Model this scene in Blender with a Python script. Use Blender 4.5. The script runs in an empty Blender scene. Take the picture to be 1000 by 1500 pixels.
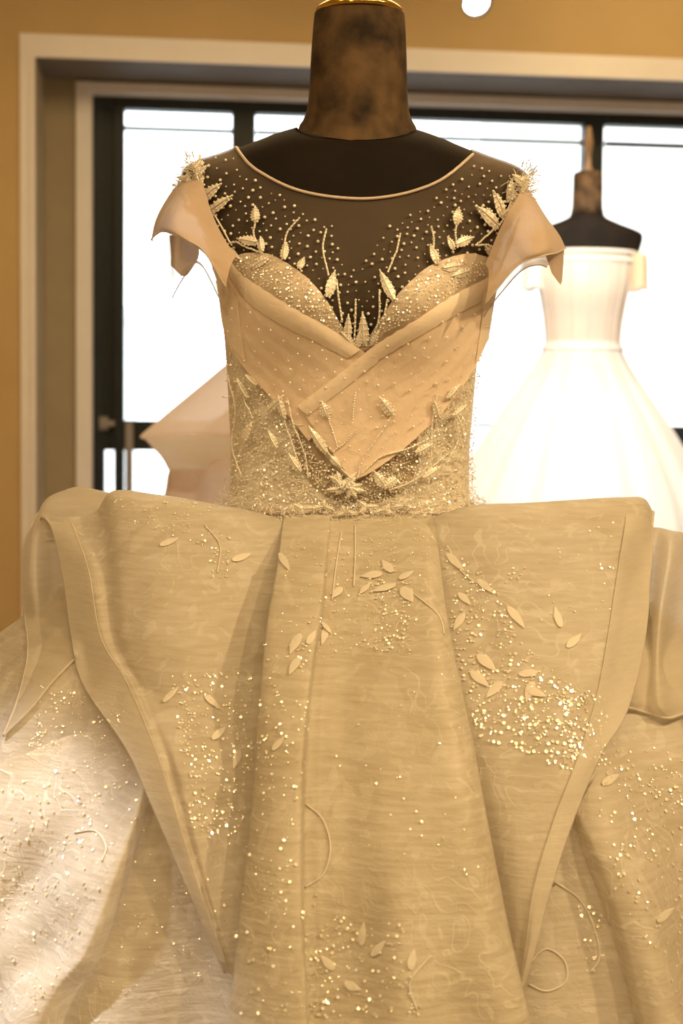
import bpy, bmesh, math, random
import numpy as np
from mathutils import Vector, Matrix, noise
from mathutils.bvhtree import BVHTree

random.seed(7)
R = math.radians
C = bpy.context.scene.collection

# ------------------------------------------------------------------ camera
F = 50 / 24 * 1000            # focal length in pixels of the 1000 px wide frame
CAM = Vector((0, -1.75, 1.15))
PITCH, ROLL = 3.79, 0.66
CM = (Matrix.Rotation(R(90 - PITCH), 3, 'X') @ Matrix.Rotation(R(ROLL), 3, 'Z'))
cd = bpy.data.cameras.new('camera')
cam = bpy.data.objects.new('camera', cd)
C.objects.link(cam)
cam.matrix_world = Matrix.Translation(CAM) @ CM.to_4x4()
cd.sensor_fit = 'HORIZONTAL'
cd.sensor_width = 24
cd.lens = 50
cd.clip_end = 200
cd.dof.use_dof = True
cd.dof.focus_distance = 1.58
cd.dof.aperture_fstop = 5.6
bpy.context.scene.camera = cam

# ------------------------------------------------------------------ world, lights, exposure
vs = bpy.context.scene.view_settings
vs.view_transform = 'Standard'
vs.look = 'None'
vs.gamma = 1
vs.use_curve_mapping = False
vs.exposure = 0.08
cy = bpy.context.scene.cycles
cy.transparent_max_bounces = 24
cy.max_bounces = 8
cy.sample_clamp_indirect = 6

w = bpy.data.worlds.new('overcast_sky')
bpy.context.scene.world = w
w.use_nodes = True
bg = w.node_tree.nodes['Background']
bg.inputs[0].default_value = (0.93, 0.97, 1.0, 1)
bg.inputs[1].default_value = 4.0

WARM = (1.0, 0.70, 0.34)
HALOGEN = (1.0, 0.86, 0.68)


def spot(loc, target, watts, color, angle, blend=0.5, size=0.03):
    l = bpy.data.lights.new('spot_light', 'SPOT')
    l.energy = watts
    l.color = color
    l.spot_size = R(angle)
    l.spot_blend = blend
    l.shadow_soft_size = size
    o = bpy.data.objects.new('spot_light', l)
    C.objects.link(o)
    o.location = loc
    o.rotation_euler = (Vector(target) - Vector(loc)).to_track_quat('-Z', 'Y').to_euler()
    return o


def area(loc, target, watts, color, sx, sy):
    l = bpy.data.lights.new('warm_fill_light', 'AREA')
    l.shape = 'RECTANGLE'
    l.size = sx
    l.size_y = sy
    l.energy = watts
    l.color = color
    o = bpy.data.objects.new('warm_fill_light', l)
    C.objects.link(o)
    o.location = loc
    o.rotation_euler = (Vector(target) - Vector(loc)).to_track_quat('-Z', 'Y').to_euler()
    return o


# warm area lights added under the ceiling as fill, not real panels
area((0.3, -2.2, 3.15), (0.1, -0.2, 0.9), 28, WARM, 2.6, 1.6)
area((0.3, 2.4, 3.22), (0.3, 2.4, 0), 62, WARM, 3.0, 1.6)
# unseen warm spots in front of the gown, several added for sequin glints
for sx, sy, tx, e in ((2.4, -1.2, 0.42, 210), (1.6, -2.0, 0.34, 115), (0.9, -3.0, 0.15, 40), (0.2, -2.2, 0.05, 18), (-0.5, -2.9, 0.0, 24), (-1.2, -2.2, -0.05, 34), (-2.0, -1.6, -0.1, 34), (0.5, -4.2, 0.05, 30)):
    spot((sx, sy, 3.1), (tx, -0.25, 1.05), e, WARM, 42, 0.8, 0.04)
# added spots at the front wall, behind the camera, for more frontal light
for sx, e in ((-1.7, 55), (1.9, 110)):
    spot((sx, -4.3, 2.15), (0.02, -0.2, 0.95), e, WARM, 40, 0.8, 0.05)
# added spot, brightens the wall above the right half of the opening
spot((1.5, 3.4, 3.25), (1.35, 4.6, 2.85), 30, WARM, 100, 1.0, 0.05)
# whiter spot from above on the left, on the lower left of the skirt
spot((-1.55, -0.35, 3.1), (-0.40, -0.50, 0.50), 520, (1.0, 0.95, 0.92), 15, 0.6, 0.03)
# spot on the strapless gown, and one added to brighten the blush gown
spot((0.55, 1.2, 3.1), (0.98, 3.6, 1.05), 700, (1.0, 0.91, 0.78), 40, 0.6)
spot((-1.1, 0.6, 3.1), (-0.40, 2.0, 1.12), 90, (1.0, 0.91, 0.78), 22, 0.6)

# ------------------------------------------------------------------ pixel <-> room helpers
RI = CM.transposed()


def ray(px, py):
    return (CM @ Vector(((px - 500) / F, (750 - py) / F, -1))).normalized()


def P(px, py, Y):
    """the point at room depth Y that is seen at (px, py)"""
    d = ray(px, py)
    return CAM + d * ((Y - CAM.y) / d.y)


def proj(v):
    q = RI @ (Vector(v) - CAM)
    return 500 + F * q.x / -q.z, 750 - F * q.y / -q.z


# ------------------------------------------------------------------ object helpers
BASE = {}


def props(o, label=None, cat=None, group=None, kind=None):
    if label: o['label'] = label
    if cat: o['category'] = cat
    if group: o['group'] = group
    if kind: o['kind'] = kind
    return o


def thing(name, label, cat, loc, group=None):
    o = bpy.data.objects.new(name, None)
    C.objects.link(o)
    o.location = loc
    o.empty_display_size = 0.05
    BASE[o] = Vector(loc)
    return props(o, label, cat, group)


def obj(name, verts, faces, mat, parent=None, smooth=True, origin=None):
    """ONE mesh object from room coordinates"""
    b = BASE[parent] if parent is not None else (Vector(origin) if origin is not None else Vector((0, 0, 0)))
    me = bpy.data.meshes.new(name)
    if not isinstance(verts, np.ndarray):
        verts = np.array([tuple(v) for v in verts], dtype=float)
    v = verts.reshape(-1, 3) - np.array(b)
    me.from_pydata(v.tolist(), [], faces)
    if smooth:
        me.polygons.foreach_set('use_smooth', [True] * len(me.polygons))
    me.update()
    o = bpy.data.objects.new(name, me)
    C.objects.link(o)
    if parent is not None:
        o.parent = parent
    else:
        o.location = b
    BASE[o] = b
    if mat is not None:
        me.materials.append(mat)
    return o


class MB:
    """collects shapes into one mesh"""
    def __init__(self):
        self.v, self.f = [], []

    def add(self, vs_, fs_):
        n = len(self.v)
        self.v.extend([tuple(v) for v in vs_])
        self.f.extend([tuple(i + n for i in f) for f in fs_])

    def build(self, name, mat, parent=None, smooth=True, origin=None):
        return obj(name, self.v, self.f, mat, parent, smooth, origin)


def grid_faces(nv, nu, closed=False):
    f = []
    for j in range(nv - 1):
        for i in range(nu if closed else nu - 1):
            a = j * nu + i
            b = j * nu + (i + 1) % nu
            f.append((a, b, b + nu, a + nu))
    return f


def cr(p, n):
    """Catmull-Rom through the rows of p -> n samples (works on any trailing shape)"""
    p = np.asarray(p, float)
    m = len(p)
    if m == 2:
        t = np.linspace(0, 1, n).reshape((-1,) + (1,) * (p.ndim - 1))
        return p[0] * (1 - t) + p[1] * t
    q = np.concatenate([[2 * p[0] - p[1]], p, [2 * p[-1] - p[-2]]])
    t = np.linspace(0, m - 1, n)
    i = np.minimum(t.astype(int), m - 2)
    s = (t - i).reshape((-1,) + (1,) * (p.ndim - 1))
    a, b, c, d = q[i], q[i + 1], q[i + 2], q[i + 3]
    return 0.5 * ((2 * b) + (c - a) * s + (2 * a - 5 * b + 4 * c - d) * s ** 2 + (3 * b - a - 3 * c + d) * s ** 3)


def tube_into(mb, pts, r, seg=6, caps=True):
    pts = [Vector(p) for p in pts]
    n = len(pts)
    rr = r if isinstance(r, (list, tuple)) else [r] * n
    up = Vector((0.13, -0.9, 0.41)).normalized()
    vv = []
    for i, p in enumerate(pts):
        t = (pts[min(i + 1, n - 1)] - pts[max(i - 1, 0)])
        if t.length < 1e-9: t = Vector((0, 0, 1))
        t.normalize()
        a = t.cross(up)
        if a.length < 1e-3: a = t.cross(Vector((1, 0, 0)))
        a.normalize()
        b = t.cross(a)
        for k in range(seg):
            an = 2 * math.pi * k / seg
            vv.append(p + (a * math.cos(an) + b * math.sin(an)) * rr[i])
    ff = grid_faces(n, seg, True)
    if caps:
        ff.append(tuple(range(seg - 1, -1, -1)))
        ff.append(tuple((n - 1) * seg + k for k in range(seg)))
    mb.add(vv, ff)


def lathe_into(mb, prof, centre, seg=40):
    """prof: list of (r, z)"""
    cx, cy_ = centre
    vv = []
    for r, z in prof:
        for k in range(seg):
            a = 2 * math.pi * k / seg
            vv.append((cx + r * math.cos(a), cy_ + r * math.sin(a), z))
    ff = grid_faces(len(prof), seg, True)
    if prof[0][0] > 1e-6: ff.append(tuple(range(seg - 1, -1, -1)))
    if prof[-1][0] > 1e-6: ff.append(tuple((len(prof) - 1) * seg + k for k in range(seg)))
    mb.add(vv, ff)


def ico(sub=1):
    bm = bmesh.new()
    bmesh.ops.create_icosphere(bm, subdivisions=sub, radius=1)
    v = [x.co.copy() for x in bm.verts]
    f = [tuple(q.index for q in x.verts) for x in bm.faces]
    bm.free()
    return v, f


ICO1 = ico(1)
ICO2 = ico(2)


def ball_into(mb, c, r, shape=ICO1, flat=None, n=None):
    c = Vector(c)
    if flat is None:
        mb.add([c + v * r for v in shape[0]], shape[1])
    else:
        q = n.to_track_quat('Z', 'Y')
        mb.add([c + q @ Vector((v.x * r, v.y * r, v.z * r * flat)) for v in shape[0]], shape[1])


HEX = [Vector((math.cos(k * math.pi / 3), math.sin(k * math.pi / 3), z)) for z in (-.12, .12) for k in range(6)]
HEXF = [tuple(range(6, 12)), tuple(range(5, -1, -1))] + [(k, (k + 1) % 6, 6 + (k + 1) % 6, 6 + k) for k in range(6)]


def disc_into(mb, c, r, n):
    q = n.to_track_quat('Z', 'Y') @ Matrix.Rotation(random.uniform(0, 1), 3, 'Z').to_quaternion()
    c = Vector(c)
    mb.add([c + q @ (v * r) for v in HEX], HEXF)


def box_into(mb, fn, a0, a1, b0, b1, c0, c1):
    vv = [fn(a, b, c) for a in (a0, a1) for b in (b0, b1) for c in (c0, c1)]
    mb.add(vv, [(0, 1, 3, 2), (4, 6, 7, 5), (0, 4, 5, 1), (2, 3, 7, 6), (0, 2, 6, 4), (1, 5, 7, 3)])


# ------------------------------------------------------------------ materials
def mat(name):
    m = bpy.data.materials.new(name)
    m.use_nodes = True
    nt = m.node_tree
    return m, nt, nt.nodes['Principled BSDF'], nt.nodes['Material Output']


def nd(nt, t, **kw):
    n = nt.nodes.new(t)
    for k, v in kw.items():
        if k.startswith('i_'):
            n.inputs[k[2:].replace('_', ' ')].default_value = v
        else:
            setattr(n, k, v)
    return n


def coords(nt, scale=(1, 1, 1)):
    tc = nd(nt, 'ShaderNodeTexCoord')
    mp = nd(nt, 'ShaderNodeMapping')
    mp.inputs['Scale'].default_value = scale
    nt.links.new(tc.outputs['Object'], mp.inputs[0])
    return mp.outputs[0]


def ramp(nt, src, stops):
    r = nd(nt, 'ShaderNodeValToRGB')
    el = r.color_ramp.elements
    el[0].position, el[0].color = stops[0][0], (*stops[0][1], 1)
    el[1].position, el[1].color = stops[-1][0], (*stops[-1][1], 1)
    for p, c in stops[1:-1]:
        e = el.new(p)
        e.color = (*c, 1)
    nt.links.new(src, r.inputs[0])
    return r.outputs[0]


def noise_tex(nt, vec, scale, detail=3, rough=0.5, dist=0.0):
    n = nd(nt, 'ShaderNodeTexNoise')
    n.inputs['Scale'].default_value = scale
    n.inputs['Detail'].default_value = detail
    n.inputs['Roughness'].default_value = rough
    n.inputs['Distortion'].default_value = dist
    nt.links.new(vec, n.inputs['Vector'])
    return n.outputs['Fac']


def bump(nt, h, strength, dist, prev=None):
    b = nd(nt, 'ShaderNodeBump')
    b.inputs['Strength'].default_value = strength
    b.inputs['Distance'].default_value = dist
    nt.links.new(h, b.inputs['Height'])
    if prev is not None:
        nt.links.new(prev, b.inputs['Normal'])
    return b.outputs[0]


def plain(name, col, rough=0.6, metal=0.0, var=0.06, scale=8, bmp=0.0):
    m, nt, p, out = mat(name)
    v = coords(nt)
    n = noise_tex(nt, v, scale, 4)
    lo = tuple(c * (1 - var) for c in col)
    hi = tuple(min(1, c * (1 + var)) for c in col)
    nt.links.new(ramp(nt, n, [(0.3, lo), (0.7, hi)]), p.inputs['Base Color'])
    p.inputs['Roughness'].default_value = rough
    p.inputs['Metallic'].default_value = metal
    if bmp:
        nt.links.new(bump(nt, n, bmp, 0.002), p.inputs['Normal'])
    return m


def fabric(name, c_lo, c_hi, transl=0.3, sheer=0.0, lace=0.0, slub=True, rough=0.45, tcol=None, gloss=0.35, weave=0.0):
    """layered cloth: fine slub and lace relief, light passing through, optional openness of a sheer weave"""
    m, nt, p, out = mat(name)
    L = nt.links.new
    nrm = None
    vec = coords(nt)
    n1 = noise_tex(nt, coords(nt, (26, 26, 230)), 1.0, 4, 0.6) if slub else noise_tex(nt, vec, 60, 4)
    big = noise_tex(nt, vec, 9, 3)
    mx = nd(nt, 'ShaderNodeMath', operation='MULTIPLY_ADD')
    L(n1, mx.inputs[0]); mx.inputs[1].default_value = 0.6
    mb_ = nd(nt, 'ShaderNodeMath', operation='MULTIPLY'); L(big, mb_.inputs[0]); mb_.inputs[1].default_value = 0.4
    L(mb_.outputs[0], mx.inputs[2])
    h = mx.outputs[0]
    nrm = bump(nt, n1, 0.45, 0.0018)
    nrm = bump(nt, noise_tex(nt, vec, 55, 4, 0.6, 0.8), 0.35, 0.003, nrm)
    if lace > 0:
        # embroidered leaf and vine motifs: warped cells and their veins
        wn = nd(nt, 'ShaderNodeTexNoise'); wn.inputs['Scale'].default_value = 11; wn.inputs['Detail'].default_value = 2
        L(vec, wn.inputs['Vector'])
        va = nd(nt, 'ShaderNodeVectorMath', operation='MULTIPLY_ADD')
        L(wn.outputs['Color'], va.inputs[0]); va.inputs[1].default_value = (0.11, 0.11, 0.11); L(vec, va.inputs[2])
        iso = nd(nt, 'ShaderNodeMath', operation='PINGPONG'); iso.inputs[1].default_value = 0.09
        L(noise_tex(nt, va.outputs[0], 17, 1, 0.4, 1.2), iso.inputs[0])
        vein = ramp(nt, iso.outputs[0], [(0.0, (1, 1, 1)), (0.008, (0.7, 0.7, 0.7)), (0.017, (0, 0, 0))])
        msk = ramp(nt, noise_tex(nt, vec, 7, 2), [(0.45, (0, 0, 0)), (0.58, (1, 1, 1))])
        mm = nd(nt, 'ShaderNodeMath', operation='MULTIPLY'); L(vein, mm.inputs[0]); L(msk, mm.inputs[1])
        cell = ramp(nt, noise_tex(nt, va.outputs[0], 46, 2), [(0.58, (0, 0, 0)), (0.62, (1, 1, 1))])
        ad = nd(nt, 'ShaderNodeMath', operation='MAXIMUM'); L(mm.outputs[0], ad.inputs[0])
        cm = nd(nt, 'ShaderNodeMath', operation='MULTIPLY'); L(cell, cm.inputs[0]); cm.inputs[1].default_value = 0.5
        L(cm.outputs[0], ad.inputs[1])
        nrm = bump(nt, ad.outputs[0], 0.5 * lace, 0.0015, nrm)
        sc = nd(nt, 'ShaderNodeMath', operation='MULTIPLY_ADD'); L(ad.outputs[0], sc.inputs[0]); sc.inputs[1].default_value = 0.34 * lace; L(h, sc.inputs[2])
        h = sc.outputs[0]
    col = ramp(nt, h, [(0.35, c_lo), (0.75, c_hi)])
    L(col, p.inputs['Base Color'])
    p.inputs['Roughness'].default_value = rough
    p.inputs['Specular IOR Level'].default_value = gloss
    p.inputs['Sheen Weight'].default_value = 0.25
    L(nrm, p.inputs['Normal'])
    tr = nd(nt, 'ShaderNodeBsdfTranslucent')
    if tcol is None: L(col, tr.inputs[0])
    else: tr.inputs[0].default_value = (*tcol, 1)
    mix = nd(nt, 'ShaderNodeMixShader'); mix.inputs[0].default_value = transl
    L(p.outputs[0], mix.inputs[1]); L(tr.outputs[0], mix.inputs[2])
    res = mix.outputs[0]
    if sheer > 0:
        tp = nd(nt, 'ShaderNodeBsdfTransparent')
        # a sheer weave closes up where the cloth is seen at a slant
        lw = nd(nt, 'ShaderNodeLayerWeight'); lw.inputs[0].default_value = 0.35
        ml = nd(nt, 'ShaderNodeMath', operation='MULTIPLY_ADD'); L(lw.outputs['Facing'], ml.inputs[0])
        ml.inputs[1].default_value = -sheer * 0.8; ml.inputs[2].default_value = sheer
        ms = nd(nt, 'ShaderNodeMixShader')
        L(ml.outputs[0], ms.inputs[0]); L(res, ms.inputs[1]); L(tp.outputs[0], ms.inputs[2])
        res = ms.outputs[0]
    L(res, out.inputs['Surface'])
    return m


def velvet(name, lo, hi, scale=16):
    m, nt, p, out = mat(name)
    v = coords(nt)
    n = noise_tex(nt, v, scale, 4, 0.5, 0.2)
    nt.links.new(ramp(nt, n, [(0.33, lo), (0.5, tuple((a + b) / 2 for a, b in zip(lo, hi))), (0.68, hi)]), p.inputs['Base Color'])
    p.inputs['Roughness'].default_value = 0.8
    p.inputs['Sheen Weight'].default_value = 0.05
    p.inputs['Sheen Roughness'].default_value = 0.35
    p.inputs['Sheen Tint'].default_value = (1, 0.85, 0.65, 1)
    p.inputs['Specular IOR Level'].default_value = 0.2
    nt.links.new(bump(nt, noise_tex(nt, v, 260, 3), 0.3, 0.0008), p.inputs['Normal'])
    return m


M = {}
M['wall'] = plain('ochre_plaster', (0.60, 0.44, 0.22), 0.85, 0, 0.05, 3, 0.1)
M['floor'] = plain('pale_floor', (0.50, 0.42, 0.32), 0.5, 0, 0.1, 2)
M['ceiling'] = plain('ceiling_paint', (0.72, 0.66, 0.55), 0.9)
M['trim'] = plain('white_trim_paint', (0.90, 0.88, 0.88), 0.45, 0, 0.02)
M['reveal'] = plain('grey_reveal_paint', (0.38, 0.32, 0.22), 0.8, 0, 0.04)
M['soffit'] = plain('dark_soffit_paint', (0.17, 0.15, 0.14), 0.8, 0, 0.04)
M['steel'] = plain('dark_window_metal', (0.004, 0.011, 0.016), 0.5, 0.0, 0.1)
M['grey_post'] = plain('grey_metal', (0.32, 0.30, 0.29), 0.5, 0.2, 0.05)
M['gold'] = plain('polished_gold', (0.85, 0.55, 0.12), 0.16, 1.0, 0.05)
M['iron'] = plain('black_iron', (0.02, 0.02, 0.02), 0.4, 0.6)
M['lamp_grey'] = plain('lamp_housing_grey', (0.25, 0.25, 0.25), 0.4, 0.4)
M['facade'] = plain('pale_render', (0.86, 0.87, 0.88), 0.9, 0, 0.02)
M['cream_facade'] = plain('cream_render', (0.88, 0.85, 0.79), 0.9, 0, 0.02)
M['facade_glass'] = plain('pale_blue_pane', (0.32, 0.38, 0.42), 0.3, 0, 0.05)
M['asphalt'] = plain('street_asphalt', (0.6, 0.6, 0.6), 0.9)
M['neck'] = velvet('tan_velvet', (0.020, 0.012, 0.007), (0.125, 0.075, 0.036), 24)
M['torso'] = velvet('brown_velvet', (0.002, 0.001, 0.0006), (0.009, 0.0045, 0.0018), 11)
M['wood'] = plain('turned_wood', (0.33, 0.22, 0.14), 0.5, 0, 0.15, 20)

m, nt, p, out = mat('lit_lamp_glass')
p.inputs['Emission Color'].default_value = (1, 0.93, 0.8, 1)
p.inputs['Emission Strength'].default_value = 14
M['lamp'] = m

m, nt, p, out = mat('window_glass')
g = nd(nt, 'ShaderNodeBsdfGlossy'); g.inputs['Roughness'].default_value = 0.02
t = nd(nt, 'ShaderNodeBsdfTransparent'); t.inputs[0].default_value = (0.96, 0.98, 0.98, 1)
fr = nd(nt, 'ShaderNodeFresnel'); fr.inputs[0].default_value = 1.45
mx = nd(nt, 'ShaderNodeMixShader')
nt.links.new(fr.outputs[0], mx.inputs[0]); nt.links.new(t.outputs[0], mx.inputs[1]); nt.links.new(g.outputs[0], mx.inputs[2])
nt.links.new(mx.outputs[0], out.inputs['Surface'])
M['glass'] = m

IV_LO, IV_HI = (0.62, 0.55, 0.44), (0.86, 0.81, 0.73)
M['ivory'] = fabric('ivory_brocade', (0.50, 0.43, 0.32), (0.74, 0.68, 0.57), 0.22, 0, 0.5)
M['ivory_lace'] = fabric('ivory_lace_brocade', IV_LO, IV_HI, 0.42, 0.0, 0.7)
M['organza'] = fabric('ivory_organza', (0.76, 0.70, 0.59), (0.88, 0.83, 0.74), 0.58, 0.14, 0.3)
M['hem'] = fabric('folded_organza_hem', (0.76, 0.70, 0.6), (0.86, 0.81, 0.72), 0.40, 0.10, 0.0)
M['chiffon'] = fabric('blush_chiffon', (0.92, 0.75, 0.60), (0.95, 0.81, 0.68), 0.16, 0.04, 0.0, slub=False, rough=0.6, gloss=0.2, tcol=(0.80, 0.60, 0.42))
M['chiffon_light'] = fabric('pale_blush_chiffon', (0.96, 0.84, 0.70), (0.98, 0.88, 0.76), 0.16, 0.12, 0.0, slub=False, rough=0.6, gloss=0.2, tcol=(0.85, 0.66, 0.48))
M['sleeve'] = fabric('sleeve_chiffon', (0.54, 0.41, 0.31), (0.60, 0.47, 0.37), 0.22, 0.03, 0.0, slub=False, rough=0.7, gloss=0.1, tcol=(0.62, 0.46, 0.30))  # same chiffon as the wrap, colour darkened because the sleeves catch more light
M['chiffon_thin'] = fabric('thin_blush_chiffon', (0.84, 0.76, 0.68), (0.9, 0.83, 0.76), 0.5, 0.60, 0.0, slub=False, rough=0.6, gloss=0.2)
M['mesh'] = fabric('sheer_illusion_mesh', (0.22, 0.165, 0.12), (0.26, 0.195, 0.145), 0.25, 0.66, 0.0, slub=False, rough=0.7, gloss=0.1)
M['bodice'] = fabric('glitter_lace_bodice', (0.74, 0.65, 0.53), (0.93, 0.88, 0.80), 0.1, 0.0, 1.0, slub=False, rough=0.4, gloss=0.6)
M['cup'] = fabric('embroidered_cup', (0.62, 0.50, 0.38), (0.80, 0.70, 0.57), 0.1, 0.12, 0.8, slub=False, rough=0.4, gloss=0.5)
M['net'] = fabric('brown_net', (0.44, 0.35, 0.25), (0.60, 0.50, 0.38), 0.1, 0.12, 0.0, slub=False, rough=0.7, gloss=0.1)
M['binding'] = plain('beige_satin_binding', (0.56, 0.46, 0.38), 0.35, 0, 0.03)
M['white_gown'] = fabric('white_satin', (0.88, 0.86, 0.83), (0.93, 0.92, 0.90), 0.35, 0, 0.0)
M['cream_satin'] = fabric('cream_satin', (0.72, 0.64, 0.57), (0.80, 0.72, 0.65), 0.3, 0, 0.0)
M['white_tulle'] = fabric('white_tulle', (0.9, 0.89, 0.87), (0.95, 0.94, 0.93), 0.45, 0.1, 0.0)
M['blush_tulle'] = fabric('blush_tulle', (0.90, 0.80, 0.70), (0.94, 0.86, 0.78), 0.7, 0.2, 0.0, slub=False)
M['gold_satin'] = fabric('champagne_satin', (0.84, 0.66, 0.46), (0.90, 0.76, 0.58), 0.5, 0.1, 0.0, slub=False)


def shiny(name, col, rough, spec, metal=0.0, coat=0.0):
    m, nt, p, out = mat(name)
    v = coords(nt)
    n = noise_tex(nt, v, 40, 2)
    nt.links.new(ramp(nt, n, [(0.3, tuple(c * 0.9 for c in col)), (0.7, col)]), p.inputs['Base Color'])
    p.inputs['Roughness'].default_value = rough
    p.inputs['Specular IOR Level'].default_value = spec
    p.inputs['Metallic'].default_value = metal
    p.inputs['Coat Weight'].default_value = coat
    p.inputs['Coat Roughness'].default_value = 0.1
    return m


M['pearl'] = shiny('pearl', (0.93, 0.88, 0.80), 0.22, 0.7, 0, 0.6)
M['sequin'] = shiny('ivory_sequin', (1.0, 0.97, 0.90), 0.25, 0.9, 0.4, 0.0)
M['gold_sequin'] = shiny('gold_sequin', (1.0, 0.92, 0.70), 0.25, 0.9, 0.4, 0.0)
M['thread'] = shiny('beaded_thread', (0.93, 0.87, 0.77), 0.35, 0.6, 0.1, 0.3)
M['petal'] = fabric('ivory_petal', (0.76, 0.70, 0.60), (0.85, 0.80, 0.71), 0.2, 0, 0, slub=False)

# ------------------------------------------------------------------ room shell (turned 6 degrees to the camera)
YAW = R(6)
UD = Vector((math.cos(YAW), math.sin(YAW), 0))
ND = Vector((-math.sin(YAW), math.cos(YAW), 0))
D1 = 4.45                    # room depth of the wall face at x = 0
O1 = Vector((0, D1, 0))


def W(u, d, z):
    """wall frame: u along the back wall, d behind its face, z up"""
    return O1 + UD * u + ND * d + Vector((0, 0, z))


def uz(px, py, d):
    """(u, z) on the plane d behind the wall face as seen at pixel"""
    r_ = ray(px, py)
    o = O1 + ND * d
    t_ = (o - CAM).dot(ND) / r_.dot(ND)
    h = CAM + r_ * t_ - o
    return h.dot(UD), h.z


def struct(name, mb, m_, parent=None, smooth=False):
    o = mb.build(name, m_, parent, smooth)
    if parent is None: o['kind'] = 'structure'
    return o


def wbox(name, m_, u0, u1, d0, d1, z0, z1, parent=None):
    mb = MB()
    box_into(mb, W, u0, u1, d0, d1, z0, z1)
    return struct(name, mb, m_, parent)


CEIL = 3.35
UL, UR = -3.0, 3.6
uo, zt = uz(29, 49, 0)       # opening with its trim: outer corner
ui, zi = uz(51, 84, 0)
REV = 0.36                   # depth of the window recess
OR = 2.9                     # right end of the opening
# back wall around the opening
mb = MB()
box_into(mb, W, UL, ui, 0, 0.12, 0, CEIL)
box_into(mb, W, OR, UR, 0, 0.12, 0, CEIL)
box_into(mb, W, ui, OR, 0, 0.12, zi, CEIL)
box_into(mb, W, ui, OR, 0, 0.12, 0, 0.25)
struct('wall_back', mb, M['wall'])
mb = MB(); box_into(mb, W, UL - 0.15, UL, -9, 0.9, 0, CEIL); struct('wall_left', mb, M['wall'])
mb = MB(); box_into(mb, W, UR, UR + 0.15, -9, 0.9, 0, CEIL); struct('wall_right', mb, M['wall'])
mb = MB(); box_into(mb, W, UL, UR, -9, -8.85, 0, CEIL); struct('wall_front', mb, M['wall'])
mb = MB(); box_into(mb, W, UL - 0.15, UR + 0.15, -9, 1.0, -0.1, 0); struct('floor', mb, M['floor'])
mb = MB(); box_into(mb, W, UL - 0.15, UR + 0.15, -9, 1.0, CEIL, CEIL + 0.1); struct('ceiling', mb, M['ceiling'])
# white casing of the opening: left post and head, bevelled profile
tb = zt - zi
mb = MB(); box_into(mb, W, uo, ui, -0.010, 0.0, 0.25, zt); box_into(mb, W, ui - 0.02, ui, -0.016, -0.010, 0.25, zi + 0.02)
struct('trim_1', mb, M['trim'])
mb = MB(); box_into(mb, W, ui, OR + 0.07, -0.010, 0.0, zi, zt); box_into(mb, W, ui, OR, -0.016, -0.010, zi, zi + 0.02)
struct('trim_2', mb, M['trim'])
mb = MB(); box_into(mb, W, OR, OR + 0.07, -0.025, 0.0, 0.25, zi); struct('trim_3', mb, M['trim'])
# recess: left jamb, soffit, sill
uj, zj = uz(112, 121, REV)
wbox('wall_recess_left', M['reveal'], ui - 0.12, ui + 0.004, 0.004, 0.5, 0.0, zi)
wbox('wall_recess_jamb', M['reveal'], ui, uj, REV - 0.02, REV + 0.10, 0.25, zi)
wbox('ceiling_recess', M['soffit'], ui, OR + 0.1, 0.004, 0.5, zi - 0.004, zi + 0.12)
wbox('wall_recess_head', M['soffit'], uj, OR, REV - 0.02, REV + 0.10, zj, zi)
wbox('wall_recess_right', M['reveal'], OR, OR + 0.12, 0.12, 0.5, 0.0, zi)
wbox('floor_recess', M['trim'], ui, OR, 0.004, 0.5, 0.0, 0.254)
# inner white lining strips
uk, zk = uz(135, 136, REV)
wbox('trim_4', M['trim'], uj, uk, REV - 0.035, REV + 0.06, 0.25, zj)
wbox('trim_5', M['trim'], uk, OR, REV - 0.03, REV + 0.06, zk, zj)

# window: dark metal frame with bars, panes, handle
GD = REV + 0.06              # depth of the frame face


def wpx(name, m_, x0, y0, x1, y1, d0, d1, parent):
    """a straight bar whose front face spans the given corner pixels"""
    u0, z1 = uz(x0, y0, d0)
    u1, z0 = uz(x1, y1, d0)
    mb = MB()
    box_into(mb, W, u0, u1, d0, d1, z0, z1)
    return mb.build(name, m_, parent, False)


def ubox(name, m_, u0, u1, z0, z1, d0, d1, parent):
    mb = MB()
    box_into(mb, W, u0, u1, d0, d1, z0, z1)
    return mb.build(name, m_, parent, False)


def U(px, py=350): return uz(px, py, GD)[0]
def Z(px, py): return uz(px, py, GD)[1]


SILL = 0.27
win = bpy.data.objects.new('window_1', None)
C.objects.link(win)
win.location = W(0.3, GD, SILL)
BASE[win] = W(0.3, GD, SILL)
win['kind'] = 'structure'
ztop = zk
zt1 = Z(256, 161)            # underside of the frame head
zbar = Z(256, 189)
zlow = Z(230, 616)
zlow2 = Z(230, 660)
ubox('frame_head', M['steel'], uk, OR, zt1, ztop, GD, GD + 0.07, win)
ubox('frame_head', M['steel'], U(884), OR, Z(940, 173), zt1 + 0.004, GD - 0.012, GD + 0.05, win)
ubox('frame_post', M['steel'], uk, U(153), SILL, zt1, GD, GD + 0.07, win)
ubox('frame_panel', M['steel'], U(153), U(168), zlow2, zt1, GD + 0.01, GD + 0.05, win)
ubox('sash_post', M['steel'], U(168, 450), U(182, 450), SILL, zt1, GD - 0.03, GD + 0.05, win)
ubox('mullion', M['steel'], U(340, 180), U(374, 180), SILL, zt1, GD - 0.01, GD + 0.06, win)
ubox('mullion', M['steel'], U(855, 180), U(884, 180), SILL, zt1, GD - 0.01, GD + 0.06, win)
ubox('mullion', M['steel'], OR - 0.10, OR, SILL, zt1, GD - 0.01, GD + 0.06, win)
ubox('glazing_bar', M['steel'], U(182), U(340), zbar - 0.008, zbar + 0.008, GD + 0.0, GD + 0.03, win)
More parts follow.
